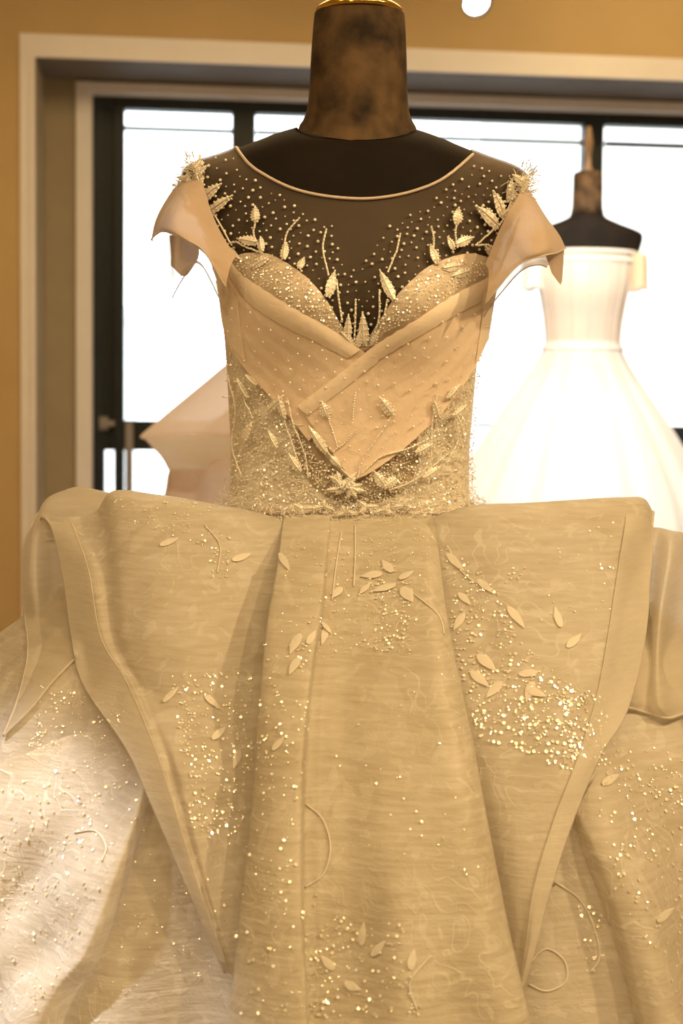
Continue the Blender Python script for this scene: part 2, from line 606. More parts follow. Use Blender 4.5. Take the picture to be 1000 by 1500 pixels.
ubox('glazing_bar', M['steel'], U(374), U(855), zbar - 0.008, zbar + 0.008, GD + 0.0, GD + 0.03, win)
ubox('glazing_bar', M['steel'], U(884), OR, zbar - 0.012, zbar + 0.01, GD + 0.0, GD + 0.03, win)
ubox('rail', M['steel'], U(182), U(340), zlow2, zlow, GD, GD + 0.05, win)
ubox('rail', M['steel'], U(374), U(855), zlow - 0.012, zlow + 0.004, GD, GD + 0.05, win)
ubox('rail', M['steel'], U(884), OR, zlow2, zlow, GD, GD + 0.05, win)
ubox('stay_post', M['grey_post'], U(184, 680), U(195, 680), SILL, zlow - 0.01, GD - 0.03, GD - 0.005, win)
ubox('frame_sill', M['steel'], uk, OR, SILL - 0.02, SILL + 0.05, GD, GD + 0.07, win)
mb = MB()
hu, hz = U(152, 620), Z(152, 620)
box_into(mb, W, hu - 0.02, hu + 0.02, GD - 0.012, GD + 0.002, hz - 0.03, hz + 0.03)
box_into(mb, W, hu - 0.01, hu + 0.05, GD - 0.035, GD - 0.012, hz - 0.012, hz + 0.012)
mb.build('handle', M['grey_post'], win, False)['label'] = 'grey window handle'
for (a, b) in ((U(153), U(340)), (U(374), U(855)), (U(884), OR - 0.10)):
    ubox('pane', M['glass'], a - 0.01, b + 0.01, SILL + 0.03, zt1 + 0.01, GD + 0.034, GD + 0.040, win)

# ------------------------------------------------------------------ outside
mb = MB(); box_into(mb, W, -40, 40, 1.0, 60, -4.1, -4.0); struct('street', mb, M['asphalt'])


def building(label, u0, u1, d0, d1, z0, z1, fm, cols, rows, ww, wh):
    t_ = thing('building', label, 'building', W((u0 + u1) / 2, d0, z0))
    mb = MB(); box_into(mb, W, u0, u1, d0, d1, z0, z1)
    mb.build('wall', fm, t_, False)
    mb = MB(); box_into(mb, W, u0 - 0.2, u1 + 0.2, d0 - 0.2, d1, z1, z1 + 0.25)
    mb.build('roof_edge', fm, t_, False)
    for i in range(cols):
        for j in range(rows):
            uc = u0 + (i + 0.5) * (u1 - u0) / cols
            zc = z0 + (j + 0.5) * (z1 - z0) / rows
            mb = MB(); box_into(mb, W, uc - ww / 2, uc + ww / 2, d0 - 0.05, d0 + 0.02, zc - wh / 2, zc + wh / 2)
            f_ = mb.build('window_frame', fm, t_, False)
            mb = MB(); box_into(mb, W, uc - ww * .42, uc + ww * .42, d0 - 0.07, d0 - 0.04, zc - wh * .42, zc + wh * .42)
            mb.build('pane', M['facade_glass'], f_, False)


building('pale house far beyond the left window pane, washed out by daylight', -9.0, -2.2, 26, 34, -4, 3.3, M['facade'], 4, 3, 0.7, 0.9)
building('cream house close beyond the right window pane', 3.4, 9.5, 9, 14, -4, 6, M['cream_facade'], 2, 2, 0.8, 1.2)

# ------------------------------------------------------------------ dress form: torso surface S(theta, t)
AX = 516
RINGS = [  # py on the axis plane, half width px, front depth, back depth, front drop
    (187, 84, .066, .060, .028), (196, 112, .072, .074, .026), (212, 152, .078, .082, .024), (228, 192, .081, .086, .022),
    (241, 228, .083, .088, .018), (256, 247, .086, .090, .012), (280, 243, .092, .092, .005), (320, 226, .100, .094, 0),
    (360, 206, .110, .095, 0), (400, 192, .118, .095, 0), (450, 184, .122, .093, 0), (500, 178, .118, .090, 0),
    (550, 174, .110, .087, 0), (600, 171, .103, .085, 0), (650, 168, .099, .084, 0), (700, 168, .099, .086, 0),
    (740, 172, .102, .092, 0), (800, 190, .112, .108, 0), (880, 212, .122, .125, 0), (960, 216, .118, .125, 0)]
_rg = []
for py, hw, fd, bd, dr in RINGS:
    c = P(AX + (450 - py) * 0.016, py, 0)
    _rg.append((c.x, c.z, hw / F * 1.75, fd, bd, dr))
RG = np.array(_rg)
NR = len(RG)


def ring(t_):
    t_ = max(0.0, min(NR - 1.0, t_))
    i = min(int(t_), NR - 2)
    s = t_ - i
    a = RG[max(i - 1, 0)] if i > 0 else 2 * RG[0] - RG[1]
    b, c_ = RG[i], RG[i + 1]
    d = RG[i + 2] if i + 2 < NR else 2 * RG[-1] - RG[-2]
    return 0.5 * (2 * b + (c_ - a) * s + (2 * a - 5 * b + 4 * c_ - d) * s * s + (3 * b - a - 3 * c_ + d) * s ** 3)


ZB = P(AX, 440, -.12).z


def S(th, t_):
    cx, z, hw, fd, bd, dr = ring(t_)
    s, c_ = math.sin(th), math.cos(th)
    x = cx + hw * math.copysign(abs(s) ** 0.92, s)
    if c_ > 0:
        y = -fd * c_ ** 0.85
        zz = z - dr * c_
    else:
        y = bd * (-c_) ** 0.85
        zz = z
    if c_ > 0:
        for sx in (-1, 1):
            y -= 0.030 * math.exp(-((x - cx - sx * 0.066) / 0.052) ** 2 - ((zz - ZB) / 0.055) ** 2) * min(1, c_ * 2)
    return Vector((x, y, zz))


def SN(th, t_):
    e = 0.02
    a = S(th + e, t_) - S(th - e, t_)
    b = S(th, min(t_ + e, NR - 1)) - S(th, max(t_ - e, 0))
    n = b.cross(a)
    if n.length < 1e-9: return Vector((0, -1, 0))
    n.normalize()
    c = Vector((ring(t_)[0], 0, S(th, t_).z))
    if n.dot(S(th, t_) - c) < 0: n.negate()
    return n


def SO(th, t_, off):
    return S(th, t_) + SN(th, t_) * off


AXX = P(AX, 740, 0).x
form = thing('dress_form', 'large brown velvet dress form with gold neck cap wearing the beaded gown', 'mannequin', (AXX, 0, 0))
NT, NU = 100, 96
tv = [S(2 * math.pi * i / NU, (NR - 1) * j / (NT - 1)) for j in range(NT) for i in range(NU)]
tf = grid_faces(NT, NU, True)
tf2 = tf + [tuple(range(NU)), tuple((NT - 1) * NU + i for i in range(NU))]
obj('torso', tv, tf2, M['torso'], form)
BT = BVHTree.FromPolygons([tuple(v) for v in tv], tf)


def thit(px, py, off=0.0):
    """point on the torso seen at the pixel, lifted by off; slides inwards past the silhouette"""
    for k in range(60):
        h, n, i, d = BT.ray_cast(CAM, ray(px, py))
        if h is not None:
            if n.dot(ray(px, py)) > 0: n = -n
            return h + n * off, n
        px += 1.5 if px < AX else -1.5
    return P(px, py, 0), Vector((0, -1, 0))


# neck: slightly flared, seam dipping at the front
mb = MB()
prof = [(200, 82, 0.030), (188, 85, 0.030), (178, 79.5, .026), (165, 74.5, .018), (150, 72, .011), (120, 70, .005), (90, 69, .002), (60, 67.5, 0), (30, 65.5, 0), (21, 64.5, 0)]
rows = []
for py, hw, dr in prof:
    c = P(AX + (450 - py) * 0.016 + 3.5, py, 0)
    r_ = hw / F * 1.75
    rows.append([(c.x + r_ * math.sin(a), -r_ * math.cos(a) * 0.9, c.z - dr * math.cos(a)) for a in np.linspace(0, 2 * math.pi, 56, endpoint=False)])
nv = cr(np.array(rows), 50)
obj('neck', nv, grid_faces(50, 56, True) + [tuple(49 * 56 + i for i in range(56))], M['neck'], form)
mb = MB()
sr = [Vector(nv[4, i]) for i in range(56)]
tube_into(mb, sr + [sr[0]], 0.0009, 5, False)
mb.build('neck_seam', M['torso'], form)
# gold cap with rim and dome
cc = P(AX + 450 * 0.016 + 3, 21, 0)
rr = 62.5 / F * 1.75
z0 = cc.z
lp = [(rr * .985, z0 - .001), (rr * 1.0, z0 + .0005), (rr * 1.0, z0 + .004), (rr * .97, z0 + .006), (rr * .90, z0 + .0085), (rr * .80, z0 + .012),
      (rr * .70, z0 + .0135), (rr * .69, z0 + .020), (rr * .66, z0 + .030), (rr * .5, z0 + .040), (rr * .25, z0 + .046), (0.012, z0 + .048), (0.012, z0 + .07), (.02, z0 + .08), (.014, z0 + .095), (0.0, z0 + .1)]
mb = MB()
lathe_into(mb, lp, (cc.x, 0), 56)
mb.build('neck_cap', M['gold'], form)['label'] = 'polished gold cap on the neck'
# stand under the gown
mb = MB(); lathe_into(mb, [(0.016, 0.03), (0.016, P(AX, 955, 0).z)], (AXX, 0), 16); mb.build('stand_pole', M['iron'], form)
mb = MB(); lathe_into(mb, [(0.20, 0.0), (0.20, 0.012), (0.16, 0.02), (0.03, 0.035), (0.016, 0.06)], (AXX, 0), 40); mb.build('stand_base', M['iron'], form)

# ------------------------------------------------------------------ the beaded gown
gown = thing('wedding_gown', 'large ivory beaded ball gown with sheer yoke, chiffon cap sleeves and draped overskirt in front', 'dress', (AXX, 0, 0))


def curve_y(cpts, x):
    xs = [p_[0] for p_ in cpts]
    return float(np.interp(x, xs, [p_[1] for p_ in cpts]))


NECKLINE = [(346, 0), (347, 220), (365, 243), (395, 262), (430, 278), (470, 288), (520, 293), (560, 291), (600, 283), (640, 268), (670, 248), (691, 230), (692, 0)]
SWEET = [(300, 352), (326, 362), (345, 376), (365, 372), (400, 376), (440, 402), (470, 432), (497, 470), (512, 492), (525, 502), (540, 492), (560, 462), (585, 430), (620, 396), (655, 378), (690, 371), (712, 376), (726, 362), (760, 352)]


def t_top(th, cpts):
    n = 700
    for k in range(n):
        t_ = 0.0 + k * (NR - 4) / n
        q = proj(S(th, t_))
        if q[1] >= curve_y(cpts, q[0]): return t_
    return 0


def shell(name, cpts, tb_, off, m_, nth=96, nt_=48, back=None, th0=-math.pi, th1=math.pi):
    rows_ = []
    for i in range(nth + 1):
        th = th0 + (th1 - th0) * i / nth
        if abs(th) > math.pi / 2:
            a = back(abs(th)) if back else t_top(math.copysign(math.pi - abs(th), th), cpts)
        else:
            a = t_top(th, cpts)
        rows_.append([SO(th, a + (tb_ - a) * j / nt_, off) for j in range(nt_ + 1)])
    vv = np.array([[tuple(p_) for p_ in r_] for r_ in rows_])
    return obj(name, vv, grid_faces(nth + 1, nt_ + 1), m_, gown), vv


yoke, yv = shell('yoke', NECKLINE, 11.2, 0.0020, M['mesh'], 120, 60,
                 back=lambda a: t_top(math.pi - a if False else math.pi / 2, NECKLINE))
bod, bv = shell('bodice', SWEET, 17.0, 0.0055, M['bodice'], 120, 60, back=lambda a: 7.6)

# neckline binding: a narrow flat cord along the yoke's edge
mb = MB()
npx = cr(np.array(NECKLINE[1:-1], float), 90)
pts = [thit(x, y, 0.0035)[0] for x, y in npx]
tube_into(mb, pts, 0.0019, 8)
bk = [SO(th, t_top(math.pi / 2, NECKLINE), 0.003) for th in np.linspace(math.pi / 2, math.pi * 1.5, 40)]
tube_into(mb, bk[1:-1], 0.0012, 8)
mb.build('neckline_binding', M['binding'], gown)

# cups: padded embroidered sweetheart cups showing above the chiffon
def tpatch(name, up, lo, off, m_, nu=50, nv_=24, wob=0.0, fn=None):
    u_ = cr(np.array(up, float), nu)
    l_ = cr(np.array(lo, float), nu)
    vv = []
    for j in range(nv_):
        s = j / (nv_ - 1)
        for i in range(nu):
            x, y = u_[i] * (1 - s) + l_[i] * s
            o_ = off
            if fn: o_ += fn(i / (nu - 1), s)
            if wob: o_ += wob * noise.noise(Vector((x * .02, y * .02, 3.3)))
            vv.append(thit(x, y, o_)[0])
    return obj(name, vv, grid_faces(nv_, nu), m_, gown)


tpatch('cup', [(332, 396), (345, 381), (365, 373), (400, 377), (440, 403), (470, 433), (497, 471), (512, 493), (524, 503)],
       [(334, 440), (350, 450), (375, 470), (405, 490), (435, 505), (465, 515), (490, 520), (510, 522), (524, 522)], 0.0075, M['cup'], fn=lambda u, s: 0.003 * math.sin(math.pi * min(1, s * 1.5)))
tpatch('cup', [(526, 503), (540, 493), (560, 463), (585, 431), (620, 397), (655, 379), (688, 372), (708, 382), (716, 396)],
       [(526, 522), (545, 522), (565, 518), (590, 512), (620, 500), (650, 488), (680, 470), (700, 455), (710, 440)], 0.0075, M['cup'], fn=lambda u, s: 0.003 * math.sin(math.pi * min(1, s * 1.5)))

# crossed chiffon wrap: left wing below, right wing over it
def pleat(u, s):
    return 0.0003 * math.sin(s * 17 + u * 4) * (1 - 0.4 * u) + 0.0002 * math.sin(s * 39)


tpatch('chiffon_wrap', [(312, 322), (327, 350), (344, 374), (366, 404), (395, 425), (424, 443), (480, 476), (530, 508), (562, 532)],
       [(325, 392), (331, 410), (335, 440), (340, 475), (352, 510), (375, 545), (402, 578), (428, 608), (455, 645)], 0.012, M['chiffon'], 70, 40, fn=pleat)
tpatch('chiffon_wrap', [(745, 308), (727, 345), (713, 384), (694, 407), (661, 427), (616, 453), (557, 494), (530, 515), (490, 549), (441, 591)],
       [(722, 392), (714, 410), (705, 445), (697, 490), (675, 542), (645, 590), (617, 624), (577, 664), (540, 692), (515, 704)], 0.0155, M['chiffon'], 80, 44, fn=pleat)


# turned edges of the wrap and the single-layer sides, paler than the doubled middle
tpatch('wrap_edge', [(344, 374), (366, 404), (395, 425), (424, 443), (480, 476), (528, 507)], [(352, 408), (372, 438), (396, 456), (424, 472), (470, 498), (508, 520)], 0.0134, M['chiffon_light'], 60, 12, fn=lambda u, s_: 0.0016 * math.sin(math.pi * s_))
tpatch('wrap_edge', [(713, 384), (694, 407), (661, 427), (616, 453), (557, 494), (530, 515), (490, 549), (441, 591)], [(703, 418), (686, 440), (656, 456), (614, 478), (562, 514), (545, 530), (503, 566), (455, 606)], 0.0170, M['chiffon_light'], 70, 12, fn=lambda u, s_: 0.0016 * math.sin(math.pi * s_))
tpatch('wrap_side', [(331, 410), (350, 420), (362, 440)], [(350, 506), (362, 516), (372, 530)], 0.0132, M['chiffon_light'], 24, 30)
tpatch('wrap_side', [(690, 440), (702, 428), (709, 414)], [(678, 530), (686, 512), (696, 494)], 0.0168, M['chiffon_light'], 24, 30)
# net insets at the waist, showing the dark form through
tpatch('net_inset', [(448, 622), (468, 656), (492, 684), (514, 706)], [(430, 640), (446, 690), (470, 722), (512, 742)], 0.0066, M['net'], 30, 16)
tpatch('net_inset', [(516, 706), (545, 690), (580, 664), (606, 640)], [(514, 742), (552, 736), (592, 716), (612, 672)], 0.0066, M['net'], 30, 16)


def sheet(ctrl, nu, nv_, name, m_, parent, guard=None, gap=0.006, wob=0.0, seed=0.0, hold=None):
    """cloth from a grid of control points (px, py, depth): depth < 1 is a room depth, depth >= 1 is 1 + lift in front of the layer below"""
    g_ = []
    for r_ in ctrl:
        row = []
        for x, y, v in r_:
            if v < 1:
                row.append(tuple(P(x, y, v)))
            else:
                h = cast(x, y, hold)
                row.append(tuple(h - ray(x, y) * (v - 1)))
        g_.append(row)
    a = cr(np.array(g_, float), nv_)
    b = cr(a.transpose(1, 0, 2), nu).transpose(1, 0, 2)
    out_ = np.empty_like(b)
    for j in range(nv_):
        for i in range(nu):
            v = Vector(b[j, i])
            if wob:
                f_ = min(1, j / 6, (nv_ - 1 - j) / 3 + .3)
                v += Vector((0, -1, 0.25)) * wob * f_ * (noise.noise(Vector((v.x * 9, v.z * 3.2 + seed, seed))) + 0.45 * noise.noise(Vector((v.x * 26, v.z * 10, seed + 5))))
            if guard is not None:
                dv = v - CAM
                L_ = dv.length
                dv.normalize()
                h = guard.ray_cast(CAM, dv)
                if h[0] is not None and L_ > h[3] - gap:
                    v = CAM + dv * (h[3] - gap)
            out_[j, i] = v
    o = obj(name, out_, grid_faces(nv_, nu), m_, parent)
    return o, out_


# underskirt: full round skirt over petticoats
ZW = P(AX, 752, -0.1).z
SKIRT = [(0.012, .145, .108), (-.01, .17, .115), (-.04, .235, .155), (-.08, .32, .205), (-.13, .392, .265), (-.20, .475, .335), (-.30, .545, .405), (-.42, .605, .465), (-.60, .675, .535), (-.80, .745, .605), (-ZW + 0.006, .80, .67)]
sk = cr(np.array(SKIRT), 90)
NS = 220
uv_ = []
for dz, rs, rf in sk:
    for i in range(NS):
        a = 2 * math.pi * i / NS
        k = min(1, max(0, (-dz - 0.05) / 0.3))
        fold = 1 + k * (0.030 * math.sin(13 * a + 1.2 + 0.8 * math.sin(2 * a)) + 0.014 * math.sin(29 * a + dz * 2))
        rf_ = rf if math.cos(a) > 0 else rs * 0.95
        uv_.append((AXX + rs * fold * math.sin(a), -rf_ * fold * math.cos(a), ZW + dz))
uf = grid_faces(90, NS, True)
obj('underskirt', uv_, uf, M['ivory_lace'], gown)
ALLV, ALLF = list(uv_), list(uf)
BU = BVHTree.FromPolygons(uv_, uf)


def cast(x, y, bvh=None):
    h = (bvh or BU).ray_cast(CAM, ray(x, y))
    if h[0] is None: return P(x, y, -0.1)
    return h[0]


def push(grid):
    """adds a finished layer to what the next layers must lie in front of"""
    n = len(ALLV)
    nv_, nu = grid.shape[:2]
    ALLV.extend([tuple(p_) for p_ in grid.reshape(-1, 3)])
    ALLF.extend([tuple(i + n for i in f) for f in grid_faces(nv_, nu)])
    return BVHTree.FromPolygons(ALLV, ALLF)


def edge_cord(name, pts, r_, m_):
    mb = MB()
    tube_into(mb, pts, r_, 6)
    return mb.build(name, m_, gown)


# left gore of the underskirt, folded edge running down from the drape
ctl = [[(-160, 1180, 1.02), (-20, 1130, 1.02), (110, 1075, 1.012), (180, 1085, 1.012), (214, 1128, 1.022), (222, 1135, 1.004)],
       [(-180, 1290, 1.03), (-40, 1240, 1.012), (70, 1190, 1.03), (150, 1180, 1.015), (196, 1195, 1.034), (212, 1200, 1.004)],
       [(-200, 1400, 1.02), (-60, 1350, 1.03), (40, 1300, 1.014), (105, 1290, 1.036), (160, 1300, 1.036), (182, 1304, 1.004)],
       [(-220, 1500, 1.03), (-80, 1450, 1.015), (0, 1410, 1.034), (60, 1400, 1.014), (118, 1400, 1.038), (145, 1404, 1.004)],
       [(-240, 1620, 1.02), (-110, 1570, 1.03), (-40, 1530, 1.014), (10, 1510, 1.036), (58, 1500, 1.038), (90, 1504, 1.004)],
       [(-330, 2000, 1.02), (-220, 1930, 1.02), (-160, 1900, 1.02), (-110, 1880, 1.03), (-70, 1860, 1.03), (-30, 1860, 1.004)],
       [(-560, 2800, 1.01), (-440, 2720, 1.01), (-370, 2680, 1.01), (-310, 2660, 1.02), (-260, 2640, 1.02), (-210, 2640, 1.004)]]
o, gg = sheet(ctl, 70, 110, 'skirt_gore', M['ivory_lace'], gown, BU, 0.003, 0.006, 1.0)
B1 = push(gg)
# right gore
ctl = [[(836, 1176, 1.004), (846, 1182, 1.018), (880, 1130, 1.02), (940, 1100, 1.016), (1040, 1120, 1.02), (1180, 1200, 1.02)],
       [(852, 1242, 1.004), (872, 1240, 1.03), (910, 1210, 1.03), (980, 1200, 1.016), (1080, 1220, 1.03), (1220, 1300, 1.02)],
       [(880, 1320, 1.004), (902, 1318, 1.03), (945, 1300, 1.035), (1010, 1300, 1.02), (1110, 1320, 1.03), (1250, 1400, 1.02)],
       [(912, 1422, 1.004), (930, 1420, 1.03), (970, 1405, 1.036), (1030, 1410, 1.02), (1140, 1430, 1.03), (1280, 1500, 1.02)],
       [(930, 1502, 1.004), (946, 1500, 1.03), (990, 1490, 1.036), (1060, 1500, 1.02), (1170, 1530, 1.03), (1310, 1620, 1.02)],
       [(1000, 1850, 1.004), (1020, 1850, 1.03), (1070, 1850, 1.03), (1150, 1860, 1.02), (1270, 1900, 1.03), (1400, 2000, 1.02)],
       [(1140, 2640, 1.004), (1170, 2640, 1.02), (1230, 2650, 1.02), (1330, 2680, 1.01), (1450, 2740, 1.01), (1600, 2820, 1.01)]]
o, gg = sheet(ctl, 70, 110, 'skirt_gore', M['ivory_lace'], gown, BU, 0.003, 0.006, 2.0)
B1 = push(gg)

# left back layer of the overskirt: the curled inner tier
ctl = [[(64, 770, .14), (80, 752, .13), (104, 745, .12), (140, 742, .11), (200, 756, .10)],
       [(57, 752, .06), (68, 731, .05), (92, 719, .045), (124, 714, .04), (200, 732, .02)],
       [(46, 772, .03), (62, 756, .02), (92, 748, .02), (140, 748, .01), (200, 752, -.0)],
       [(36, 800, .02), (52, 785, -.01), (80, 790, -.0), (110, 795, -.0), (190, 795, -.03)],
       [(33, 850, -.01), (50, 846, -.05), (80, 850, -.03), (112, 850, -.03), (190, 850, -.06)],
       [(37, 905, -.04), (58, 905, -.09), (84, 915, -.065), (115, 920, -.08), (190, 920, -.12)],
       [(41, 945, -.09), (62, 938, -.14), (86, 928, -.12), (112, 918, -.13), (190, 905, -.15)],
       [(38, 978, -.13), (57, 966, -.17), (80, 948, -.15), (110, 930, -.15), (185, 910, -.17)],
       [(24, 1030, -.16), (37, 1012, -.19), (62, 982, -.17), (98, 946, -.17), (170, 918, -.19)],
       [(5, 1078, -.18), (17, 1066, -.20), (45, 1038, -.20), (82, 993, -.20), (145, 930, -.21)]]
o, ga = sheet(ctl, 50, 90, 'overskirt_tier', M['organza'], gown, B1, 0.006, 0.003, 3.0)
edge_cord('hem_cord', [Vector(ga[j, 0]) for j in range(4, 90)], 0.0016, M['hem'])
edge_cord('hem_cord', [Vector(ga[-1, i]) for i in range(50)], 0.0012, M['hem'])
BL = push(ga)
# hem facing on that tier
hb = ga[20:80, 0:13].copy() + np.array((0.0, -0.0022, 0))
obj('hem_facing', hb, grid_faces(*hb.shape[:2]), M['hem'], gown)

# left front drape: rolls over at the top and falls to a point
ctl = [[(66, 792, .10), (105, 785, .10), (150, 756, .09), (175, 752, .08), (235, 752, .07), (310, 757, .04), (380, 766, .0), (440, 776, -.05)],
       [(60, 758, .01), (98, 757, -.02), (138, 750, -.03), (166, 719, -.04), (232, 725, -.06), (310, 738, -.085), (375, 750, -.105), (430, 768, -.115)],
       [(76, 773, -.045), (108, 775, -.07), (145, 770, -.085), (172, 752, -.11), (236, 758, -.13), (315, 772, -.145), (382, 786, -.15), (435, 800, -.15)],
       [(93, 840, -.11), (130, 838, -.15), (155, 838, -.155), (182, 840, -.18), (240, 845, -.20), (310, 856, -.205), (378, 862, -.20), (430, 870, -.19)],
       [(105, 925, -.18), (147, 932, -.225), (166, 935, -.225), (190, 938, -.245), (246, 942, -.265), (310, 945, -.27), (370, 950, -.26), (420, 950, -.24)],
       [(122, 1000, -.24), (186, 1000, -.285), (202, 1005, -.285), (222, 1015, -.30), (262, 1025, -.32), (312, 1034, -.32), (365, 1040, -.315), (410, 1040, -.30)],
       [(186, 1095, 1.05), (226, 1092, 1.058), (240, 1095, 1.053), (256, 1100, 1.058), (286, 1108, 1.055), (322, 1118, 1.045), (360, 1126, 1.03), (400, 1130, 1.02)],
       [(220, 1170, 1.05), (252, 1170, 1.058), (262, 1173, 1.053), (275, 1178, 1.057), (298, 1184, 1.053), (330, 1190, 1.042), (362, 1195, 1.03), (395, 1200, 1.02)],
       [(276, 1300, 1.045), (292, 1300, 1.052), (299, 1301, 1.048), (308, 1303, 1.05), (324, 1304, 1.044), (344, 1306, 1.035), (364, 1308, 1.025), (388, 1310, 1.02)],
       [(330, 1425, 1.03), (338, 1428, 1.034), (342, 1430, 1.032), (347, 1432, 1.03), (354, 1435, 1.028), (362, 1437, 1.026), (371, 1440, 1.02), (382, 1442, 1.015)]]
o, gl = sheet(ctl, 90, 130, 'overskirt_drape', M['ivory_lace'], gown, BL, 0.006, 0.006, 4.0)
edge_cord('hem_cord', [Vector(gl[j, 0]) for j in range(12, 130)], 0.0017, M['hem'])
hb = gl[24:128, 0:14].copy() + np.array((0.0, -0.0025, 0.0003))
obj('hem_facing', hb, grid_faces(*hb.shape[:2]), M['hem'], gown)
edge_cord('hem_stitch', [Vector(hb[j, -1]) for j in range(hb.shape[0])], 0.0008, M['hem'])
BL = push(gl)

# right tiers and drape
ctl = [[(880, 800, .14), (930, 790, .13), (960, 786, .13), (982, 790, .14), (1010, 795, .14), (1060, 810, .17), (1150, 860, .22)],
       [(880, 780, .02), (935, 775, .01), (962, 774, .02), (984, 778, .0), (1008, 784, .03), (1052, 806, .06), (1140, 850, .12)],
       [(875, 840, -.07), (925, 830, -.11), (958, 830, -.06), (980, 815, -.12), (1000, 840, -.07), (1050, 862, -.03), (1140, 910, .02)],
       [(872, 900, -.13), (920, 895, -.16), (950, 900, -.09), (968, 890, -.16), (994, 905, -.09), (1045, 930, -.07), (1140, 960, -.02)],
       [(870, 960, -.18), (915, 955, -.21), (942, 965, -.14), (962, 962, -.20), (985, 968, -.14), (1040, 985, -.10), (1140, 1020, -.05)],
       [(866, 1010, 1.02), (910, 1012, 1.03), (942, 1020, 1.005), (966, 1028, 1.035), (996, 1018, 1.01), (1045, 1040, 1.03), (1150, 1080, 1.02)],
       [(862, 1035, 1.012), (915, 1036, 1.012), (946, 1044, 1.004), (978, 1052, 1.018), (1010, 1046, 1.008), (1050, 1070, 1.01), (1160, 1110, 1.01)]]
o, gr2 = sheet(ctl, 80, 70, 'overskirt_tier', M['organza'], gown, B1, 0.006, 0.003, 5.0)
edge_cord('hem_cord', [Vector(gr2[-1, i]) for i in range(80)], 0.0016, M['hem'])
BL = push(gr2)
ctl = [[(600, 776, -.05), (680, 764, .0), (760, 756, .04), (840, 752, .07), (905, 752, .09), (932, 756, .09), (946, 768, .08)],
       [(604, 768, -.112), (690, 741, -.10), (770, 736, -.085), (850, 732, -.065), (912, 729, -.05), (942, 730, -.03), (956, 750, -.0)],
       [(614, 800, -.15), (700, 780, -.16), (775, 776, -.15), (850, 772, -.14), (908, 766, -.125), (938, 764, -.10), (954, 776, -.07)],
       [(626, 870, -.20), (700, 862, -.215), (770, 858, -.215), (840, 854, -.20), (896, 848, -.185), (925, 850, -.15), (951, 850, -.12)],
       [(642, 950, 1.02), (705, 945, -.275), (770, 940, -.28), (835, 935, -.27), (884, 930, -.255), (914, 928, -.22), (944, 930, -.19)],
       [(660, 1040, 1.02), (712, 1036, 1.035), (765, 1030, 1.05), (820, 1026, 1.06), (866, 1024, 1.06), (894, 1028, 1.045), (918, 1036, 1.035)],
       [(682, 1130, 1.018), (725, 1128, 1.03), (765, 1125, 1.04), (806, 1122, 1.05), (838, 1118, 1.05), (858, 1114, 1.045), (876, 1108, 1.04)],
       [(698, 1215, 1.016), (730, 1213, 1.03), (758, 1211, 1.04), (783, 1208, 1.045), (806, 1205, 1.046), (822, 1201, 1.046), (840, 1194, 1.042)],
       [(722, 1310, 1.015), (740, 1308, 1.025), (755, 1306, 1.032), (768, 1304, 1.036), (779, 1302, 1.038), (791, 1300, 1.04), (806, 1296, 1.04)],
       [(734, 1390, 1.012), (746, 1390, 1.016), (754, 1390, 1.02), (762, 1390, 1.022), (768, 1390, 1.026), (774, 1390, 1.03), (783, 1386, 1.03)],
       [(738, 1450, 1.010), (744, 1450, 1.012), (749, 1450, 1.015), (753, 1450, 1.018), (757, 1450, 1.02), (760, 1450, 1.022), (764, 1448, 1.022)]]
o, gr = sheet(ctl, 96, 130, 'overskirt_drape', M['ivory_lace'], gown, BL, 0.006, 0.006, 6.0)
edge_cord('hem_cord', [Vector(gr[j, -1]) for j in range(6, 130)], 0.0017, M['hem'])
hb = gr[24:130, 66:96].copy() + np.array((0.0, -0.0025, 0.0003))
obj('hem_facing', hb, grid_faces(*hb.shape[:2]), M['hem'], gown)
edge_cord('hem_stitch', [Vector(hb[j, 0]) for j in range(hb.shape[0])], 0.0008, M['hem'])
BL = push(gr)

# centre front panel: knife pleat on the left, recessed middle, rounded roll on the right
def crow(py, a, b, c, d, s=1.0):
    """left edge a, pleat's inner edge b, right edge c at height py; d = lift"""
    return [(a + 26, py, 1 + d * .3), (a + 2, py, 1 + d * .95), (a + 8, py, 1 + d * 1.15), ((a + b) / 2, py, 1 + d * 1.25), (b - 6, py, 1 + d * 1.25), (b + 1, py, 1 + d * 1.05), (b + 5, py, 1 + d * .70),
            (b + (c - b) * .22, py, 1 + d * .66), (b + (c - b) * .45, py, 1 + d * .82), (b + (c - b) * .68, py, 1 + d * 1.1), (b + (c - b) * .88, py, 1 + d * 1.3), (c - 4, py, 1 + d * 1.05), (c, py, 1 + d * .75), (c - 22, py, 1 + d * .3)]


ctl = [crow(754, 416, 482, 632, .010), crow(775, 412, 481, 637, .026), crow(830, 405, 477, 644, .045), crow(900, 392, 470, 653, .056), crow(980, 383, 458, 668, .062),
       crow(1080, 375, 448, 690, .066), crow(1200, 366, 443, 712, .068), crow(1350, 349, 444, 742, .068), crow(1500, 334, 450, 776, .066),
       crow(1750, 300, 450, 830, .06), crow(2150, 250, 445, 900, .05), crow(2660, 190, 440, 980, .03)]
o, gc = sheet(ctl, 150, 170, 'front_panel', M['ivory'], gown, BL, 0.004, 0.004, 7.0)
BL = push(gc)
# waistband under the fringe
mb = MB()
for k, (dz, r_) in enumerate(((0.0, 0.004), (-0.008, 0.004))):
    tube_into(mb, [SO(a, 16.1 + k * .2, 0.006) for a in np.linspace(0, 2 * math.pi, 80)], r_, 6, False)
mb.build('waistband', M['binding'], gown)

